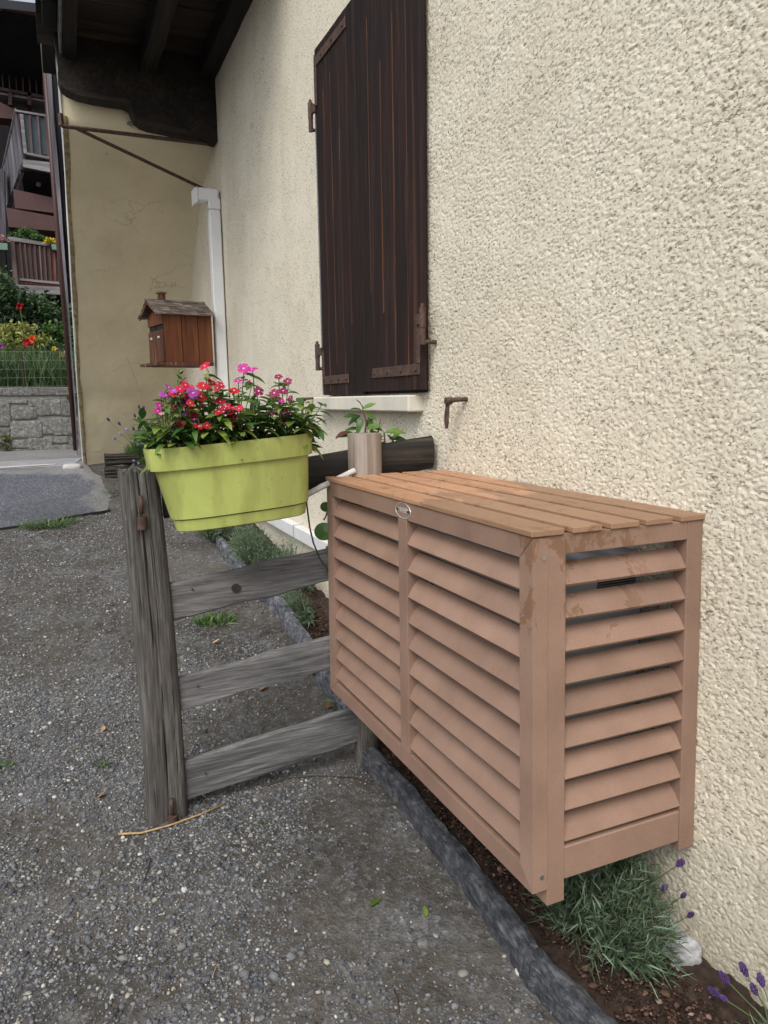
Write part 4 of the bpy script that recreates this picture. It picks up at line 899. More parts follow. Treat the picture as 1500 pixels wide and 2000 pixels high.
fl = [('crimson',400,715,1),('red',352,770,1.1),('crimson',368,760,1),('red',457,763,1),('red',415,748,1),('crimson',404,756,.9),('red',393,775,.9),('crimson',345,802,.9),('crimson',374,806,1),('crimson',390,794,1),('crimson',449,802,1.1),('red',466,798,.8),('red',355,833,.8),('crimson',432,752,.8),
 ('magenta',476,720,1.1),('magenta',492,722,1.1),('magenta',465,744,.8),('violet',330,757,.9),('violet',324,772,.9),('violet',377,768,1.1),('magenta',312,792,.8),('magenta',308,803,.7),('magenta',362,780,.9),('magenta',472,800,.6),
 ('wine',544,736,.8),('wine',562,745,.85),('wine',505,764,.95),('wine',536,768,1.),('wine',553,764,.9),('wine',557,827,.95),('wine',484,748,.7),('faded',405,738,1),('faded',420,742,1),('faded',414,783,1),('faded',378,826,1.1),('faded',388,832,1),('faded',460,815,1.2),('faded',470,818,1),('faded',357,757,1),('faded',392,845,.9),('faded',316,808,.8),('red',425,758,.7),('crimson',362,752,.8)]
fl += [(rr.choice(['crimson','red','red','crimson','faded']), rr.uniform(335,470), rr.uniform(752,842), rr.uniform(.6,.95)) for _ in range(22)] + [(rr.choice(['wine','wine','faded','magenta']), rr.uniform(478,575), rr.uniform(758,835), rr.uniform(.5,.8)) for _ in range(9)] + [(rr.choice(['violet','magenta','faded']), rr.uniform(310,385), rr.uniform(760,830), rr.uniform(.5,.8)) for _ in range(7)]
VC = Vector(CAM)
for nm, px, py, s in fl:
    yy_ = 1.11 + rr.uniform(-.02, .05) + (.06 if py < 750 else 0); c = Vector(at(px, py, y=yy_)); i = min(range(7), key=lambda q: abs(plants[q][1]-c.x)); p = plants[i][0]
    nrm = ((VC-c).normalized()*.55 + Vector((rr.uniform(-.6,.6), rr.uniform(-.5,.3), rr.uniform(.3,1.2)))).normalized()
    up = nrm; q = up.to_track_quat('Z', 'Y').to_matrix().to_4x4() @ Matrix.Rotation(rr.uniform(0, 6), 4, 'Z')
    f_ = bpy.data.objects.new('flower', FM[nm]); COL.objects.link(f_); f_.parent = p; f_.matrix_local = origin(p).inverted() @ (Matrix.Translation(c) @ q @ Matrix.Scale(s, 4))
    if nm != 'faded' or rr.random() < .4:
        q0 = rr.uniform(0, 6)
        for w3 in range(4):
            a3 = q0 + w3*PI/2 + rr.uniform(-.3,.3); el3 = rr.uniform(-.25, .45); put('leaf', rr.choice(VL), p, c - Vector((0,0,rr.uniform(.012,.045))) + Vector((0,.008,0)), (math.cos(a3)*math.cos(el3), math.sin(a3)*math.cos(el3)+.15, math.sin(el3)), s=rr.uniform(.55,.95), roll=rr.uniform(-.4,.4))
    if nm != 'faded':
        e_ = bpy.data.objects.new('flower_eye', eyem); COL.objects.link(e_); e_.parent = f_
    base = Vector((plants[i][1], 1.235, plants[i][2])); MB().tube([tuple(c - nrm*.001), tuple(c - nrm*.02), tuple(c*.6+base*.4 - Vector((0,0,.02)))], [.0013,.0016,.0018], 4).build('flower_stalk', M['stem'], p)
# a spiky sprig that stands up at the left, under the letterbox
p, x, zb = plants[1]
for k in range(26):
    t = k/26; c = at(342 + 12*math.sin(t*2.4), 790-66*t, y=1.27); a = k*2.4; put('leaf', VL[2], p, c, (math.cos(a), math.sin(a), .45), s=.62)
MB().tube([at(350, 800, y=1.27), at(346, 760, y=1.27), at(350, 722, y=1.27)], .002, 5).build('stem', M['stem'], p)

# birch sticks wedged behind the planter, vine twig with a round leaf
b1 = thing('birch_stick', tuple(at(650, 940, y=1.27)), 'whitish birch stick wedged between the planter and the brown cover', 'stick')
A, B, C_ = at(600, 966, y=1.27), at(655, 938, y=1.285), at(692, 919, y=1.30); V = MB()
V.tube([A, A*.5+B*.5+np.array([0,0,.002]), B, B*.5+C_*.5, C_], [.011,.0115,.012,.0115,.011], 12); V.build('branch', M['birch'], b1, True, 50)
V = MB(); V.tube([B+np.array([-.012,-.001,-.004]), B+np.array([.006,-.001,.004])], .0126, 12); V.build('bark_scar', M['birch_dark'], b1)
vn = thing('vine', tuple(at(640, 1120, y=1.33)), 'thin dark trailing vine hanging between the planter and the cover with a round green leaf', 'vine')
MB().tube([at(px, py, y=1.34) for px, py in ((598,975),(601,1000),(605,1030),(612,1060),(624,1090),(640,1112),(650,1140))], .0032, 6).build('stem', M['dtwig'], vn, True)
MB().tube([at(px, py, y=1.33) for px, py in ((648,968),(643,985),(636,1010),(632,1016))], .003, 6).build('stem', M['dtwig'], vn, True)
lm = bpy.data.meshes.new('leaf'); P = [(0,0,0)] + [(.033*math.cos(2*PI*k/18), .030*math.sin(2*PI*k/18), .004*math.cos(4*PI*k/18)) for k in range(18)]; lm.from_pydata(P, [], [(0, 1+k, 1+(k+1)%18) for k in range(18)]); lm.materials.append(M['round_leaf']); lm.update()
def disk(px, py, y, s, tilt=(0,-1,.25)):
    c = Vector(at(px, py, y=y)); q = Vector(tilt).normalized().to_track_quat('Z','Y').to_matrix().to_4x4(); o = bpy.data.objects.new('leaf', lm); COL.objects.link(o); o.parent = vn; o.matrix_local = origin(vn).inverted() @ (Matrix.Translation(c) @ q @ Matrix.Scale(s, 4))
disk(633, 1038, 1.31, 1.15, (-.3,-1,.2)); disk(636, 990, 1.33, .65, (-.9,-1,.1)); disk(645, 1070, 1.32, .55, (0,-.5,1))

# leafy shoots behind the pale post
AL = [leaf_mesh('leaf', .075, .034, M['apple_leaf'], .3, .45), leaf_mesh('leaf', .06, .03, M['apple_leaf'], .25, .25), leaf_mesh('leaf', .05, .024, M['apple_leaf'], .3, .7)]; RL = leaf_mesh('leaf', .085, .036, M['red_leaf'], .35, .15)
def shoot(label, stem, leaves, yb):
    p = thing('young_shrub', tuple(at(*stem[0], y=yb)), label, 'shrub'); pts = [at(px, py, y=yb) for px, py in stem]; MB().tube(pts, list(np.linspace(.005, .0025, len(pts))), 6).build('stem', M['brown_stem'], p, True)
    for px, py, ang, s in leaves:
        c = at(px, py, y=yb+rr.uniform(-.03,.03)); d = (math.cos(ang), rr.uniform(-.7,.1), math.sin(ang)); put('leaf', rr.choice(AL), p, c, d, up=(0,-.6,1), s=s, roll=rr.uniform(-.3,.3))
    return p
s1 = shoot('leafy green shoot rising behind the pale round post', [(712, 900), (712, 850), (716, 825), (708, 800)], [(708,800,1.9,.8),(710,798,.6,.9),(708,802,2.8,.9),(712,805,-.5,1.),(718,815,-1.2,1.),(704,812,3.4,1.1),(712,820,-.8,1.),(708,818,3.9,1.2),(700,815,2.9,1.1),(716,838,.4,1.1),(706,838,3.,1.2),(712,842,-1.,1.1),(704,846,3.5,1.1),(722,845,-.1,1.1),(692,848,3.0,.9),(730,842,-.5,1.),(706,832,2.2,.9),(714,828,1.0,.8)], 1.47)
put('leaf', RL, s1, at(682, 843, y=1.45), (-1, -.3, -.25), up=(0,-.7,1), s=.85, roll=.3)
shoot('leafy shoot low between the pale post and the dark rail end', [(748, 900), (752, 865), (750, 845)], [(750,846,2.4,1.),(752,845,.3,1.1),(756,850,-.7,1.2),(748,852,3.3,1.),(760,858,.2,1.1),(764,862,-.8,1.),(748,862,-1.8,1.),(756,866,-1.3,1.1),(768,856,.9,.9),(772,862,-.3,.9),(744,856,2.9,1.),(762,850,1.2,.8),(742,868,3.6,.9)], 1.47)
MB().tube([at(732, 880, y=1.46), at(738, 845, y=1.46), at(743, 818, y=1.46)], [.004,.0035,.0025], 6).build('bare_stem', M['brown_stem'], s1, True)

# ================================================================== LETTERBOX
mb = thing('letterbox', (-.35, 5.35, 1.86), 'wooden letterbox shaped like a small chalet beside the white downpipe', 'letterbox')
p0 = at(321, 660, y=5.22); p1 = at(415, 660, y=5.29); pf = at(292.5, 660, y=5.62)
u = np.array([p1[0]-p0[0], p1[1]-p0[1], 0]); Wd = np.linalg.norm(u); u = u/Wd; v = np.array([pf[0]-p0[0], pf[1]-p0[1], 0]); Dp = np.linalg.norm(v); v = v/Dp; z0, z1 = 1.868, 2.272
O = np.array([p0[0], p0[1], 0])
def mp(a, b, z): return O + u*a + v*b + np.array([0,0,z])
def mbox(name, a0, a1, b0, b1, za, zb_, mat, root=mb, bev=None):
    m = MB(); m.hexa([mp(a0,b0,za), mp(a1,b0,za), mp(a1,b1,za), mp(a0,b1,za), mp(a0,b0,zb_), mp(a1,b0,zb_), mp(a1,b1,zb_), mp(a0,b1,zb_)]); return m.build(name, M[mat], root)
for a0, a1 in ((.0, .36), (.362, .70), (.702, 1.0)): mbox('side_plank', a0*Wd+.0025, a1*Wd-.0025, 0, .016, z0, z1, 'mail')
mbox('inner_panel', .01, Wd-.02, .012, .02, z0, z1, 'black'); mbox('back_panel', Wd-.015, Wd, .017, Dp-.01, z0, z1, 'mail'); mbox('far_side', .017, Wd-.016, Dp-.016, Dp, z0, z1, 'mail')
mbox('floor', -.0, Wd, -.004, Dp+.004, z0-.03, z0-.001, 'mail_front'); mbox('ledge', -.085, .0, -.01, Dp+.05, z0-.026, z0-.004, 'mail_front')
# front with two doors, slots, knobs
hb = (0, .5)
for k, (b0, b1) in enumerate(((.004, Dp/2-.004), (Dp/2+.004, Dp-.004))):
    sz = z1 - .135 - .0*k
    mbox('door', -.012, .0, b0, b1, z0+.004, sz, 'mail_front'); mbox('head_board', -.012, .0, b0, b1, sz+.045, z1+.02, 'mail')
    mbox('slot', -.002, .004, b0+.01, b1-.01, sz, sz+.045, 'black')
    mm = MB(); c = mp(-.016, (b0+b1)/2, sz-.06); mm.box(c, (.02,.02,.02), None, .003); mm.build('knob', M['kerb'], mb)
# shingled roof with the ridge running towards the wall
ov = .07; rh = .10
for side in (0, 1):
    for k in range(6):
        t0, t1 = k/6, (k+1.25)/6
        def rp(a, t, dz=0):
            b = (-.05 + t*(Dp/2+.05)) if side == 0 else (Dp+.05 - t*(Dp/2+.05)); return mp(a, b, z1 + .0 + (rh+.04)*t + dz - .02)
        t0c, t1c = t0, min(t1, 1.0); h = .010; m = MB(); e = -.06*(1-.0*k)
        a_s = -ov - .012*rr.random(); a_e = Wd+.015
        nseg = 7; cuts = [a_s + (a_e-a_s)*q/nseg for q in range(nseg+1)]
        for q in range(nseg):
            j = rr.uniform(-.006, .004); x_a, x_b = cuts[q]+.001, cuts[q+1]-.001; lo = t0c + rr.uniform(-.03, .02)
            m = MB(); m.hexa([rp(x_a, lo, h*.4), rp(x_b, lo, h*.4), rp(x_b, t1c, .001), rp(x_a, t1c, .001), rp(x_a, lo, h*1.5), rp(x_b, lo, h*1.5), rp(x_b, t1c, h*.7), rp(x_a, t1c, h*.7)]); m.build('shingle', M['mail_roof'], mb)
mbox('ridge_cap', -ov-.01, Wd+.015, Dp/2-.02, Dp/2+.02, z1+rh+.016, z1+rh+.03, 'mail_roof')
for s in (0, 1):
    b0, b1 = (-.045, Dp/2) if s == 0 else (Dp+.045, Dp/2); m = MB(); m.hexa([mp(-ov, b0, z1-.03), mp(-ov+.012, b0, z1-.03), mp(-ov+.012, b1, z1+rh-.01), mp(-ov, b1, z1+rh-.01), mp(-ov, b0, z1-.008), mp(-ov+.012, b0, z1-.008), mp(-ov+.012, b1, z1+rh+.012), mp(-ov, b1, z1+rh+.012)]); m.build('bargeboard', M['mail_front'], mb)
m = MB(); m.prism([mp(.0, 0, z1), mp(.0, Dp, z1), mp(.0, Dp/2, z1+rh)], tuple(u*.012)); m.build('gable', M['mail'], mb)
mbox('eaves_strip', -ov+.01, Wd, -.02, .0, z1-.012, z1+.002, 'mail_front')
chx = .045; mbox('chimney', chx, chx+.055, Dp/2+.01, Dp/2+.06, z1+rh+.02, z1+rh+.085, 'mail_front'); mbox('chimney_cap', chx-.012, chx+.067, Dp/2, Dp/2+.07, z1+rh+.085, z1+rh+.098, 'mail_roof')

# ================================================================== EDGING TIMBERS
def edging(pts, w_, h_, seed, label, mat='slate_y'):
    """a half-round old timber following pts (x, y of its centre line)"""
    pts = [np.array(p, float) for p in pts]; L = sum(np.linalg.norm(b-a) for a, b in zip(pts[:-1], pts[1:])); n = int(L/.009); ns = 36; V = []
    s = np.linspace(0, 1, len(pts)); root = thing('edging_timber', (pts[0][0], pts[0][1], float(gz(pts[0][0], pts[0][1]))), label, 'edging')
    for i in range(n):
        t = i/(n-1); c = np.array([np.interp(t, s, [p[0] for p in pts]), np.interp(t, s, [p[1] for p in pts])]); z = float(gz(c[0], c[1]))
        ww = w_*(1+.30*(vnoise(t*L*19, seed*3.3, None, seed+2)-.5)+.35*(vnoise(t*L*7, seed*1.3, None, seed)-.5)); hh = h_*(1+.2*(vnoise(t*L*5, seed*2.3, None, seed+1)-.5))
        for k in range(ns):
            a = 2*PI*k/ns; ca, sa = math.cos(a), math.sin(a); nn = (fbm(np.array([ca*5+9]), np.array([sa*5+9]), np.array([t*L*3.5]), seed, 3)[0]-.5)*.22 + (fbm(np.array([ca*14+9]), np.array([sa*14+9]), np.array([t*L*9]), seed+5, 2)[0]-.5)*.30 + (fbm(np.array([ca*30+9]), np.array([sa*30+9]), np.array([t*L*40]), seed+6, 1)[0]-.5)*.08
            ea = math.copysign(abs(ca)**.45, ca); eb = math.copysign(abs(sa)**.45, sa); V.append((c[0] + ww/2*ea*(1+nn*.7), c[1], z + .02 + hh/2*eb*(1+nn*.45) ))
    F = [(i*ns+k, i*ns+(k+1)%ns, (i+1)*ns+(k+1)%ns, (i+1)*ns+k) for i in range(n-1) for k in range(ns)] + [tuple(range(ns)), tuple((n-1)*ns+k for k in range(ns))[::-1]]
    MB().add(V, F).build('timber', M[mat], root, True, 60); return root
edging([(-.350, 1.42), (-.335, 1.22), (-.325, 1.05), (-.340, .80)], .062, .12, 2, 'dark flattened edging timber under the far corner of the cover')
edging([(-.338, .84), (-.352, .5), (-.372, .22), (-.392, .10)], .062, .12, 5, 'blackish edging timber below the louvred front of the cover')
edging([(-.385, .13), (-.372, -.05), (-.360, -.3), (-.36, -.9)], .066, .12, 8, 'bluish edging timber at the bottom of the picture')
edging([(-.315, 1.62), (-.30, 2.0), (-.285, 2.9), (-.30, 3.05)], .055, .17, 11, 'greyish edging timber behind the fence with lavender leaning on it', 'edge_grey')
edging([(-.33, 3.08), (-.345, 3.5), (-.36, 4.3)], .055, .15, 13, 'far grey edging timber beyond the lavender row', 'edge_grey')
# black sleepers stacked by the wing wall
for k, (z_, dx, lab) in enumerate(((0, 0, 'black charred sleeper on the ground by the wing wall'), (.13, .02, 'upper charred sleeper with a worn grey top by the wing wall'))):
    V, F = board(.62, .13, .14, 'x', 200+k, .012, 40, 8, .01, 0, .015); r = thing('sleeper', (-.72, 7.35, .71+z_), lab, 'sleeper'); MB().add(V + np.array([-.70+dx, 7.33+.18*k, .77+z_]), F).build('beam', M['dark_x'], r, True, 50)

# ================================================================== PLANTS
def lavender(c, r, h, n, label, seed, heads=(), lean=(0,0), mat='lav', width=.0032, ll=(.02,.045), group=None, headmat='purple', cat='lavender bush'):
    root = thing('lavender_bush', c, label, cat, group); rg = np.random.default_rng(seed)
    ns = n//18; az = rg.uniform(0, 2*PI, ns); ra = np.sqrt(rg.uniform(0, 1, ns)); c0 = np.array(c)
    stem_b = c0 + np.stack([ra*np.cos(az)*r[0]*.45, ra*np.sin(az)*r[1]*.45, np.zeros(ns)-.01], 1)
    tip = c0 + np.stack([ra*np.cos(az)*r[0]+lean[0], ra*np.sin(az)*r[1]+lean[1], h*(1-.6*ra**2)*rg.uniform(.35, 1.15, ns)], 1)
    k = 18; t = np.tile(np.linspace(.12, 1, k), ns); i = np.repeat(np.arange(ns), k)
    bb = stem_b[i]*(1-t)[:,None] + tip[i]*t[:,None] + np.array([0,0,1])*(.06*h*np.sin(PI*t))[:,None]
    ax = (tip-stem_b)[i]; ax /= np.linalg.norm(ax, axis=1, keepdims=True); d = ax*rg.uniform(.5, 1.3, len(t))[:,None] + rg.normal(size=(len(t),3))*.42
    V, F, T = blades(bb, d, rg.uniform(*ll, len(t))*(.7+.5*t), np.full(len(t), width)*rg.uniform(.7,1.3,len(t)), seed, .3, 3, np.clip(rg.normal(.35, .2, len(t)) + .35*(t-.5), 0, 1))
    V2, F2, T2 = blades(stem_b, tip-stem_b, np.linalg.norm(tip-stem_b, axis=1), np.full(ns, width*.8), seed+1, .12, 3, np.full(ns, .45))
    Vv = np.vstack([V, V2]) - c0; mesh_obj('foliage', Vv, np.vstack([F, F2+len(V)]), M[mat], root, False, None, np.concatenate([T, T2]))
    for (b, tp, s, hm) in heads:
        b, tp = np.array(b), np.array(tp); dd = tp-b; L = np.linalg.norm(dd); dd = dd/L
        MB().tube([b, (b+tp)/2+np.array([0,0,.006]), tp], [.0013,.0012,.0011], 5).build('flower_stalk', M['stem'], root)
        m = MB()
        for q in range(7):
            for w3 in range(5):
                a = 2*PI*w3/5+q*.7; rad = s*.22*math.sin(PI*(q+.8)/8); side = np.cross(dd, [1,.3,.2]); side /= np.linalg.norm(side); oth = np.cross(dd, side)
                cc = tp + dd*(s*(q/7)) + (side*math.cos(a)+oth*math.sin(a))*rad; e = s*.11
                vv = ICO_V*e*np.array([.8,.8,1.3]) + cc; m.add(vv, [tuple(f) for f in ICO_F])
        m.build('flower_head', M[hm], root)
    return root
def hd(b, px, py, x=None, y=None, s=.03, hm='purple'): return (b, at(px, py, x=x, y=y), s, hm)
B0 = og(1185, 1800); LB = (-.150, .17, .05)
hs_ = [hd((-.08,.12,.15), 1323, 1690, x=-.05, s=.030), hd((-.08,.10,.12), 1293, 1738, x=-.06, s=.026), hd((-.07,.08,.10), 1331, 1752, x=-.05, s=.022), hd((-.07,.05,.08), 1344, 1790, x=-.05, s=.024),
       hd((-.12,.2,.1), 1252, 1655, x=-.06, s=.03), hd((-.15,.1,.1), 1127, 1720, x=-.16, s=.025, hm='bud'), hd((-.15,.1,.1), 1160, 1715, x=-.2, s=.025, hm='purple'), hd((-.2,.1,.1), 1122, 1780, x=-.2, s=.022, hm='bud'), hd((-.2,.1,.1), 1148, 1770, x=-.2, s=.022, hm='bud'), hd((-.15,.05,.1), 1203, 1792, x=-.18, s=.022, hm='bud'), hd((-.12,.15,.1), 1181, 1690, x=-.12, s=.022, hm='bud'), hd((-.2,.1,.1), 1105, 1730, x=-.2, s=.024, hm='bud')]
lavender(LB, (.15, .26), .36, 15000, 'grey green lavender bush growing under the near end of the cover', 81, hs_, (-.02, -.03))
c = (-.045, -.33, .10)
hs_ = [hd((-.06,-.34,.12), px, py, x=-.09, s=s, hm='purple') for px, py, s in ((1405, 1945, .03), (1424, 1920, .03), (1459, 1905, .03), (1490, 1925, .03), (1478, 1942, .026), (1421, 1955, .02))]
lavender((-.09, -.42, .06), (.09, .12), .16, 3500, 'purple flowering lavender in the bottom right corner of the picture', 83, hs_)
lavender((-.17, 1.95, .20), (.10, .22), .24, 5000, 'green lavender clump between the fence rails close to the cover', 85, (), (0,0))
lavender((-.20, 2.75, .27), (.07, .30), .16, 3500, 'low lavender sprawling over the edging behind the fence', 86, (), (-.03,0))
lavender((-.24, 3.75, .37), (.15, .42), .30, 9000, 'thick lavender row visible below the lime planter', 87, ())
lavender((-.33, 4.55, .45), (.18, .40), .30, 7000, 'lavender clump furthest along the bed below the planter', 88, ())
lavender((-.10, 3.3, .34), (.06, .5), .26, 5000, 'lavender growing against the white trunking', 89, ())
hs_ = []
for px, py in ((214,822),(235,830),(264,815),(250,842),(281,800),(272,798),(238,850),(295,835),(226,858),(300,815),(289,845),(262,840)):
    hs_.append(((-.52,7.55,.85), at(px, py, y=7.3), .045, 'palepurple' if py > 840 else 'purple'))
for px, py in ((262,865),(270,870),(278,868),(288,878),(292,872),(263,900),(272,905),(282,868),(300,878)): hs_.append(((-.50,7.5,.85), at(px, py, y=7.2), .04, 'palepurple'))
lavender((-.50, 7.6, .74), (.26, .2), .42, 7000, 'tall lavender with dry spikes in the corner by the plastered wing wall', 90, hs_, (-.02,0), 'lavgreen', .006, (.05,.12))
def weed(c, n, r, L, label, seed, mat='grass', w_=.006, cat='weed', name='weed'):
    rg = np.random.default_rng(seed); az = rg.uniform(0, 2*PI, n); q = np.sqrt(rg.uniform(0,1,n)); b = np.array(c) + np.stack([q*np.cos(az)*r[0], q*np.sin(az)*r[1], np.zeros(n)], 1)
    b[:,2] = gz(b[:,0], b[:,1]) + .005; d = np.stack([np.cos(az)*.8, np.sin(az)*.8, rg.uniform(.3, 1.6, n)], 1) + rg.normal(size=(n,3))*.3; V, F, T = blades(b, d, rg.uniform(.4,1,n)*L, rg.uniform(.6,1.2,n)*w_, seed, .5, 4)
    root = thing(name, (c[0], c[1], float(gz(c[0], c[1]))), label, cat); mesh_obj('foliage', V - np.array([c[0], c[1], float(gz(c[0], c[1]))]), F, M[mat], root, False, None, T); return root
p = og(425, 1215); weed(p, 130, (.10,.07), .075, 'small green weed in the gravel behind the fence', 91, 'lavgreen', .009)
weed(p + np.array([-.085,.0,0]), 14, (.03,.03), .09, 'broad leaved weed beside the small weed behind the fence', 92, 'lavgreen', .018)
p = og(95, 1030); weed(p, 420, (.20,.09), .13, 'tuft of green grass on the crumbling edge of the asphalt', 93, 'grass', .006, 'grass tuft', 'grass_tuft')
p = og(200, 1498); weed(p, 26, (.02,.02), .035, 'tiny green sprout in the gravel left of the post', 94, 'grass', .006)
p = og(228, 965); weed(p, 120, (.12,.2), .07, 'thin grass on the gravel left of the old post', 95, 'grass', .006, 'grass tuft', 'grass_tuft')
p = og(8, 1500); weed(p, 40, (.03,.03), .04, 'little weed at the left edge of the picture', 96, 'grass', .006)
for k, (y_, n) in enumerate(((2.15, 60), (1.75, 50))): weed((-.25, y_, 0), n*3, (.08,.1), .10, ('broad leaved green weeds at the foot of the fence beside the lavender', 'weeds tucked behind the lowest fence rail')[k], 97+k, 'lavgreen', .013)

# fallen things on the gravel
def twig(name, px, r, mat, label, dz=.008, cat='twig'):
    pts = [og(a, b) for a, b in px]; pts = [np.array([q[0], q[1], gzz(q[0], q[1]) + min(dz, .010)]) for q in pts]; o = MB(); o.tube(pts, list(np.linspace(r, r*.6, len(pts))), 6); o = o.build(name, M[mat], None, True); return tag(o, label, cat)
twig('dry_stalk', [(232,1638),(275,1634),(330,1622),(390,1600),(440,1576)], .0042, 'twig', 'long straw coloured stalk lying in front of the old post', .018)
twig('twig', [(520,1540),(560,1524),(620,1518),(690,1522),(730,1530)], .0028, 'dtwig', 'thin dark twig lying on the dirt under the bottom rail')
twig('twig', [(430,1672),(450,1660),(470,1660)], .0028, 'dtwig', 'short dark twig right of the straw stalk')
twig('twig', [(280,1730),(288,1705),(295,1682)], .0026, 'dtwig', 'short dark twig on the gravel below the straw stalk')
twig('twig', [(415,1922),(421,1900),(425,1884)], .0015, 'twig', 'pale thread of straw on the gravel in the foreground')
twig('twig', [(780,1985),(776,1960),(770,1940)], .003, 'dtwig', 'brown twig at the bottom of the picture')
FL = leaf_mesh('fallen_leaf', .05, .018, M['greenfall'], .2, .05); DL = leaf_mesh('fallen_leaf', .03, .018, M['drybrown'], .3, -.3)
def fallen(me, px, py, ang, s, lab):
    p = og(px, py); p[2] = gzz(p[0], p[1]) + .009; s *= 1.25; o = bpy.data.objects.new('fallen_leaf', me); COL.objects.link(o); o.location = p; o.rotation_euler = (rr.uniform(-.3,.3), rr.uniform(-.2,.2), ang); o.scale = (s,)*3; tag(o, lab, 'leaf')
fallen(FL, 722, 1778, .5, 1.1, 'fresh green leaf lying flat on the dirt in the middle foreground')
fallen(FL, 832, 1800, 1.2, .75, 'curled yellow green leaf right of the flat green leaf')
fallen(FL, 508, 1616, 1.0, .6, 'small green leaf right of the straw stalk')
fallen(DL, 190, 1567, .3, 1., 'dry orange leaf on the gravel left of the post')
fallen(DL, 200, 1430, 1.3, .9, 'dry orange leaf scrap halfway up the gravel left of the post')
fallen(DL, 508, 1352, .3, 1.2, 'reddish dry leaf seen between the two lower rails')
fallen(DL, 640, 1385, .8, 2.0, 'crumpled rusty leaf above the bottom rail beside the cover')
fallen(DL, 500, 1178, .1, 1.2, 'pale orange leaf just under the upper rail')
fallen(DL, 415, 1258, .1, 1.2, 'dry leaf below the small weed behind the fence'); fallen(DL, 75, 1045, .5, 1.6, 'brown leaf beside the grass tuft'); fallen(DL, 1008, 1893, .5, 1.0, 'small orange leaf scrap next to the edging timber')
V, F = rock((-.035, .02, .075), (.10, .20, .11), 7, 4, .34, .75); o = MB().add(V, F).build('white_rock', M['rock'], None, True, 50); tag(o, 'white flaky rock at the foot of the wall under the cover', 'rock')
V, F = rock((-.225, .205, .10), (.028, .028, .030), 9, 2, .2, .9); o = MB().add(V, F).build('pale_lump', plain('pale_bud', (.45,.47,.38), .8, .2, 40, .3), None, True); tag(o, 'pale round seed head beside the lavender under the cover corner', 'seed head')
for k, (px, py, s, lab) in enumerate(((1017, 1900, .030, 'rounded pale stone near the edging timber at the bottom'), (826, 1845, .034, 'blue grey pebble in the middle of the dirt'), (355, 1852, .026, 'yellowish pebble in the foreground gravel'), (596, 1622, .024, 'round grey stone right of the fallen green leaf'), (20, 1640, .022, 'grey pebble at the left edge of the gravel'), (905, 1905, .028, 'whitish stone in the lower dirt'), (560, 1512, .03, 'flat grey stone against the bottom rail'), (190, 1708, .028, 'pale blue pebble in the left foreground'))):
    p = og(px, py); V, F = rock(p+np.array([0,0,s*.15]), (s, s*.8, s*.6), 60+k, 2, .15, .9); o = MB().add(V, F).build('pebble', (M['kerb'], M['granite'], M['mortar'])[k%3], None, True); tag(o, lab, 'stone')

# ================================================================== ACROSS THE ROAD
YW = 10.2
sw = thing('stone_wall', (-2.2, YW+.2, .86), 'low granite block wall with a coping across the road', 'wall')
def zp(px, py, y=YW): p = at(px, py, y=y); return p[0], p[2]
zt_ = zp(70, 757)[1]; MB().bb(-8, -.6, YW+.015, YW+.5, .6, zt_-.02).build('mortar_bed', M['mortar'], sw)
st = [(5,148,756,773),(-90,3,756,773),(12,54,781,788),(56,71,781,794),(71,97,778,812),(98,118,781,810),(120,148,781,812),(-12,19,785,832),(22,70,794,819),(22,82,822,856),(84,104,819,848),(104,149,816,850),(-14,21,836,852),(24,56,859,876),(56,86,855,880),(86,103,854,880),(104,134,852,866),(134,151,855,868),(104,150,868,882),(-14,20,855,884),(22,56,877,884)]
for i, (x0, x1, y0, y1) in enumerate(st):
    a, b = at(x0, y1, y=YW), at(x1, y0, y=YW); V, F = rock(((a[0]+b[0])/2, YW+.09, (a[2]+b[2])/2), (abs(b[0]-a[0])*1.03, .20, abs(b[2]-a[2])*1.06), 300+i, 4, .085, .36); MB().add(V, F).build('stone', M['granite'], sw, True, 60)
for i in range(18):
    V, F = rock((-8+i*.29, YW+.08, 1.0+.28*(i%3)), (.30, .2, .27), 340+i, 2, .06, .45); MB().add(V, F).build('stone', M['granite'], sw, True)
def cloud(name, c, r, n, size, mat, root, seed, flat=1.0, asp=.5):
    rg = np.random.default_rng(seed); k = max(6, n//90); cl = rg.normal(size=(k,3)); cl /= np.linalg.norm(cl, axis=1, keepdims=True); cl *= rg.uniform(.35, .95, (k,1)); ci = rg.integers(0, k, n)
    p = cl[ci] + rg.normal(size=(n,3))*.16; d = rg.normal(size=(n,3)); d[:,2] += .3; sz = rg.uniform(.6, 1.2, n)*size
    V, F, T = blades(np.array(c) + p*np.array(r), d, sz, sz*asp, seed, .4, 2, np.clip(rg.normal(.45, .2, n)+.25*p[:,2], 0, 1))
    o = mesh_obj(name, V - np.array(origin(root).translation), F, M[mat], root, False, None, T); return o
def bush(name, px, py, y, r, n, size, mat, label, seed, cat='shrub', asp=.5):
    c = at(px, py, y=y); root = thing(name, (c[0], c[1], c[2]-r[2]), label, cat); cloud('foliage', c, r, n, size, mat, root, seed, 1, asp)
    MB().tube([(c[0], c[1], c[2]-r[2]*1.15), (c[0]+.02, c[1], c[2])], [.02, .008], 6).build('stem', M['brown_stem'], root); return root
gl = MB(); gl.bb(-9, -.4, YW+.30, 16, .7, zt_-.03); o = gl.build('garden_soil', M['mulch']); tag(o, 'raised garden soil behind the granite wall', kind='structure')
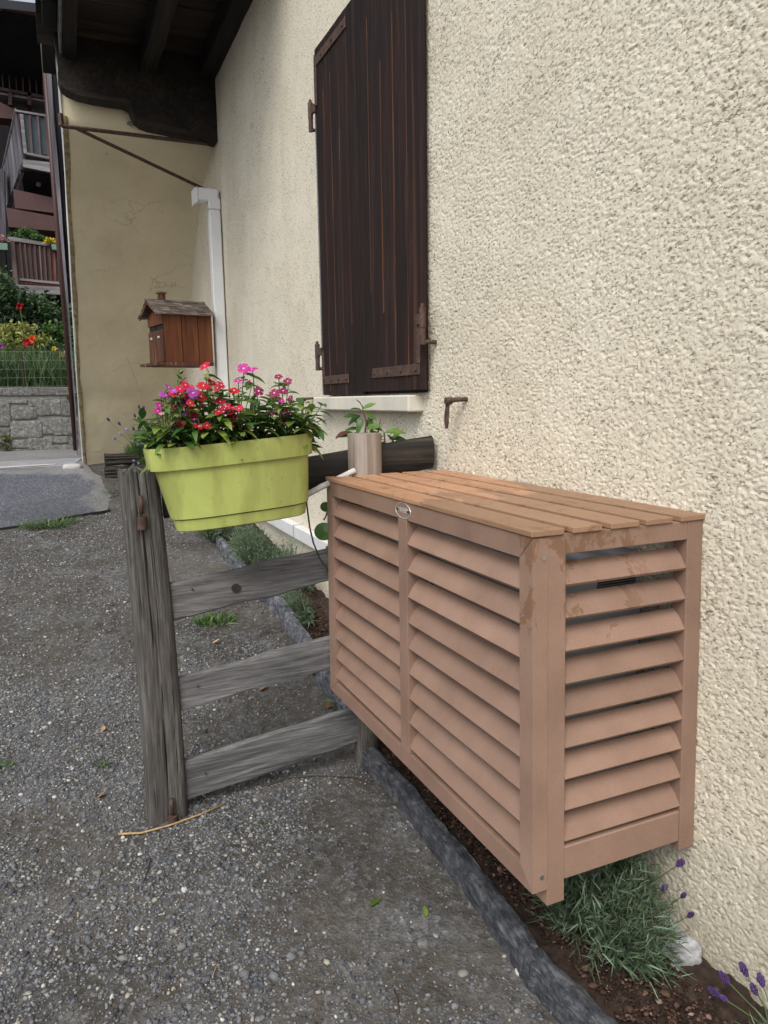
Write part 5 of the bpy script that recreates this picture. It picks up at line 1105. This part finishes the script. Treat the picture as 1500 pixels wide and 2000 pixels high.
# grasses behind the wire fence: one mass
rg = np.random.default_rng(5); n = 6500; x = rg.uniform(-3.4, -.9, n); y_ = rg.uniform(YW+.35, YW+1.3, n); b = np.column_stack([x, y_, np.full(n, zt_-.04)]); d = np.column_stack([rg.normal(0,.25,n), rg.normal(0,.25,n), np.ones(n)])
V, F, T = blades(b, d, rg.uniform(.3,.80,n), rg.uniform(.008,.016,n), 6, .5, 3); o = mesh_obj('garden_grass', V, F, M['grass'], None, False, None, T); tag(o, 'feathery green grasses and stems behind the wire fence', 'garden plants', kind='stuff')
bush('rose_bush', 60, 640, 12.3, (.9,.5,.55), 4200, .075, 'darkleaf', 'dark green rose bush under the lower balcony', 101)
bush('rose_bush', 10, 600, 12.0, (.35,.4,.75), 2600, .07, 'darkleaf', 'dark climbing shrub at the left edge beside the lower balcony', 102)
bush('garden_shrub', 30, 668, 11.6, (.55,.3,.27), 3400, .06, 'yelleaf', 'yellow green shrub behind the wire fence', 103)
bush('garden_shrub', 110, 655, 11.9, (.33,.3,.22), 1500, .06, 'lavgreen', 'bright green bush next to the upright plank', 104)
bush('garden_shrub', 95, 690, 11.7, (.40,.3,.22), 1500, .06, 'darkleaf', 'dark foliage at the right end of the wire fence', 107)
def blob(px, py, y, s, mat, label, seed, name='flower', k=26):
    c = at(px, py, y=y); root = thing(name, tuple(c), label, 'flower'); rg = np.random.default_rng(seed); n = k
    d = rg.normal(size=(n,3)); d[:,1] = -abs(d[:,1]); d /= np.linalg.norm(d, axis=1, keepdims=True); V, F, T = blades(np.tile(np.zeros(3), (n,1)), d, rg.uniform(.6,1.,n)*s, np.full(n, s*.55), seed, .3, 2)
    mesh_obj('petals', V, F, M[mat], root, False); MB().tube([tuple(c), (c[0]+.03, c[1]+.03, c[2]-s*5)], .006, 4).build('stem', M['stem'], root)
blob(38, 597, 11.7, .075, 'red', 'single red rose among the dark leaves', 111); blob(53, 668, 11.2, .085, 'red', 'bright red lily in the garden', 112); blob(63, 662, 11.2, .075, 'orange', 'orange lily beside the red one', 113); blob(106, 681, 11.0, .055, 'yellow', 'yellow garden flower behind the wire fence', 114)
blob(122, 692, 10.9, .055, 'peach', 'peach coloured flower cluster by the upright plank', 115); blob(130, 690, 10.9, .05, 'peach', 'paler peach flower right beside the upright plank', 116); blob(2, 676, 10.9, .05, 'violet', 'mauve flower at the left edge of the garden', 117)
# moss on the wall
for i, (px, py, r_, lab) in enumerate(((8, 866, (.13,.05,.12), 'yellowish moss clump on the lower left of the granite wall'), (140, 776, (.07,.05,.03), 'moss tuft under the coping near the plank'))):
    c = at(px, py, y=YW-.02); root = thing('moss', tuple(c), lab, 'moss'); cloud('foliage', c, r_, 700, .03, 'moss', root, 120+i)
# wire fence
wf = thing('wire_fence', (-2.2, YW+.25, zt_), 'thin wire mesh fence standing on the granite wall', 'fence')
YF = YW+.27
for px in (44, -70): a, b = at(px+4, 757, y=YF), at(px-3, 683, y=YF); MB().tube([a, b], .011, 6).build('post', M['brownpipe'], wf)
zf = at(44, 686, y=YF)[2]; nh = 5
for k in range(nh): z_ = zt_+.03+(zf-zt_-.03)*k/(nh-1); MB().tube([(-4, YF-.012, z_), (-2.4, YF-.012, z_-.012), (-.9, YF-.012, z_)], .0014, 4).build('wire', M['wire'], wf)
for k in range(28): x_ = -4+.115*k; MB().tube([(x_, YF-.014, zt_), (x_, YF-.014, zf)], .0012, 4).build('wire', M['wire'], wf)

# ------------------------------------------------------------------ the chalet behind
YC = 14.0; TH = math.radians(6)
ch = thing('chalet', (-2.2, YC, 1.8), 'dark timber chalet with flower boxes on its balconies across the road', 'house')
def q4(name, pts, th, mat, root=ch, y=YC, lab=None):
    """a board whose face has these four corners of the facade plane (given by where they show), th thick to the back"""
    P = [at(*p, y=y) for p in pts]; m = MB(); m.prism([tuple(p) for p in P], (0, th, 0)); o = m.build(name, M[mat], root)
    if lab: o['label'] = lab
    return o
MB().bb(-9, 1.2, 17.0, 17.3, .8, 10.5).build('wall', M['chalet'], ch)
for i in range(26): MB().bb(-7+i*.3, -7+i*.3+.28, 16.95, 16.995, 1.0, 10.4).build('wall_board', M['chalet'], ch)
q4('roof', [(-60,-40),(140,-20),(140,14),(0,-2),(-60,-8)], 2.5, 'pale_metal', y=12.6)
q4('fascia', [(-60,-4),(0,6),(90,24),(90,34),(0,16),(-60,6)], .06, 'redbrown', y=12.9)
q4('soffit', [(-60,14),(0,17),(90,36),(90,44),(0,26),(-60,18)], 3.5, 'chalet', y=12.97)
# upper gallery rail with a sloping stair string
q4('stair_string', [(0,60),(92,152),(92,157),(0,65)], .08, 'bal', y=15.4)
for i in range(9):
    x0 = -12+13.2*i; yt = max(108, 62+(x0)*1.0) ; q4('baluster', [(x0,yt),(x0+2.6,yt),(x0+6,170+.18*x0),(x0+3.4,170+.18*x0)], .04, 'bal', y=15.42)
q4('gallery_rail', [(-20,166),(95,188),(95,194),(-20,172)], .08, 'bal', y=15.3)
q4('gallery_floor', [(-20,176),(95,196),(95,200),(-20,181)], .9, 'balgrey', y=15.35)
for x0 in (16, 54): q4('joist', [(x0,180),(x0+7,181),(x0+7,205),(x0,204)], .5, 'bal', y=15.3)
q4('tie_beam', [(-20,196),(0,199),(27,213),(92,222),(92,236),(25,232),(0,230),(-20,226)], .4, 'redbrown', y=15.0)
# middle balcony
def balc_front(root_lab): pass
bk = 13.6
b1_ = q4('balcony_rail', [(29,214),(30,217),(92,228),(92,224)], .10, 'balgrey', y=bk)
q4('sheet', [(44,226),(96,234),(98,303),(52,298)], .02, 'bluesheet', y=bk+.05)
for x0, x1, w_ in ((38,46,7), (55,60,4.5), (71,76,4.5), (87,92,4)): q4('baluster', [(x0,222+.13*(x0-38)),(x0+w_,223+.13*(x0-38)),(x1+w_,300+.13*(x1-46)),(x1,299+.13*(x1-46))], .05, 'balgrey' if x0 == 38 else 'bal', y=bk)
q4('balcony_rail', [(51,297),(99,306),(99,311),(51,301)], .06, 'balgrey', y=bk-.02)
q4('balcony_floor', [(44,311),(100,317),(102,337),(45,326)], .14, 'balgrey', y=bk-.03, lab='whitened balcony edge')
q4('balcony_soffit', [(45,326),(102,337),(102,341),(40,332)], 3.2, 'chalet', y=bk+.05)
for i in range(7):     # the side of the balcony, falling away to the left
    t0, t1 = i/7, (i+.93)/7; A = lambda t: (31-30*t, 218+128*t); B = lambda t: (46-44*t, 312+120*t)
    ya, yb = bk+.05+1.9*t0, bk+.05+1.9*t1; p = [at(*A(t0), y=ya), at(*A(t1), y=yb), at(*B(t1), y=yb), at(*B(t0), y=ya)]
    m = MB(); m.prism([tuple(v_) for v_ in p], (.03, .03, 0)); m.build('side_board', M['balplank'], ch)
p = [at(29,213,y=bk), at(0,345,y=bk+1.95), at(3,345,y=bk+1.95), at(33,216,y=bk)]; m = MB(); m.prism([tuple(v_) for v_ in p], (.0,.06,.04)); m.build('side_rail', M['balgrey'], ch)
p = [at(44,313,y=bk), at(10,400,y=bk+1.95), at(13,404,y=bk+1.95), at(49,318,y=bk)]; m = MB(); m.prism([tuple(v_) for v_ in p], (.0,.06,.0)); m.build('side_rail', M['balgrey'], ch)
p = [at(46,327,y=bk), at(12,418,y=bk+1.95), at(16,420,y=bk+1.95), at(50,328,y=bk)]; m = MB(); m.prism([tuple(v_) for v_ in p], (.0,.06,.0)); m.build('side_rail', M['balgrey'], ch)
# stacked red brown corbels
q4('corbel', [(25,369),(112,388),(113,417),(29,406)], .5, 'redbrown', y=13.9, lab='upper red brown corbel'); q4('corbel', [(11,405),(114,424),(116,452),(17,443)], .6, 'redbrown', y=13.7, lab='lower red brown corbel')
q4('upright', [(0,330),(8,330),(12,470),(0,470)], .3, 'balplank', y=14.6)
# lower balcony
lk = 12.9
q4('balcony_rail', [(13,463),(20,462),(98,475),(98,481),(20,470)], .12, 'balgrey', y=lk)
q4('balcony_post', [(20,471),(28,472),(36,553),(26,553)], .09, 'bal', y=lk-.01)
for i in range(10):
    x0 = 29+9.6*i; x1 = 37+9.0*i; q4('balcony_board', [(x0,473+.13*i*9.6),(x0+8.8,474+.13*i*9.6),(x1+8.4,547+.1*i*9),(x1,546+.1*i*9)], .025, 'balred' if i in (7, 9) else 'bal', y=lk+.05)
    if i: q4('batten', [(x0-1.4,474+.13*i*9.6),(x0+1.6,474+.13*i*9.6),(x1+1.4,546+.1*i*9),(x1-1.2,546+.1*i*9)], .03, 'bal', y=lk+.012)
q4('balcony_rail', [(37,543),(121,551),(121,556),(37,547)], .06, 'balgrey', y=lk-.03)
q4('balcony_kickboard', [(39,548),(121,557),(122,561),(39,553)], .03, 'balred', y=lk+.01)
q4('balcony_floor', [(29,555),(122,561),(124,576),(32,571)], .14, 'balgrey', y=lk-.04)
q4('balcony_soffit', [(32,571),(124,576),(124,580),(26,574)], 3.5, 'chalet', y=lk+.04)
p = [at(29,556,y=lk), at(19,588,y=lk+1.6), at(22,590,y=lk+1.6), at(33,571,y=lk)]; m = MB(); m.prism([tuple(v_) for v_ in p], (.0,.05,.0)); m.build('side_rail', M['balgrey'], ch)
def fbox(pts, label, y, lst):
    root = thing('flower_box', tuple(at(*pts[3], y=y)), label, 'flower box'); q4('trough', pts, .18, 'greenbox', root, y)
    for i, (px, py, r_, n_, sz, mat) in enumerate(lst): cloud('foliage' if mat in ('lavgreen','darkleaf') else 'flowers', at(px, py, y=y+.09), r_, n_, sz, mat, root, 140+i+int(px))
fbox([(-30,472),(14,475),(15,488),(-30,486)], 'sage green flower box with pinkish plants at the left edge', lk-.15, [(0,468,(.16,.08,.08),300,.05,'pinkish')])
fbox([(100,476),(116,478),(118,489),(102,487)], 'sage green flower box of yellow flowers against the plank', lk-.15, [(101,471,(.14,.08,.045),420,.035,'yellow')])
fbox([(24,466),(84,474),(84,477),(24,469)], 'flower box overflowing with bright green leaves on the lower balcony', lk+.14, [(38,462,(.16,.1,.09),600,.04,'lavgreen'),(54,460,(.22,.1,.12),900,.04,'lavgreen'),(72,468,(.16,.1,.08),500,.04,'lavgreen')])
hl = thing('hanging_ornament', tuple(at(74, 352, y=14.3)), 'tiny pale ornament hanging under the middle balcony', 'ornament'); m = MB(); m.tube([at(74,340,y=14.3), at(74,352,y=14.3)], .006, 5); m.build('cord', M['kerb'], hl); V, F = rock(at(75, 359, y=14.3), (.08,.05,.09), 4, 2, .2, .8); MB().add(V, F).build('charm', M['faded'], hl)
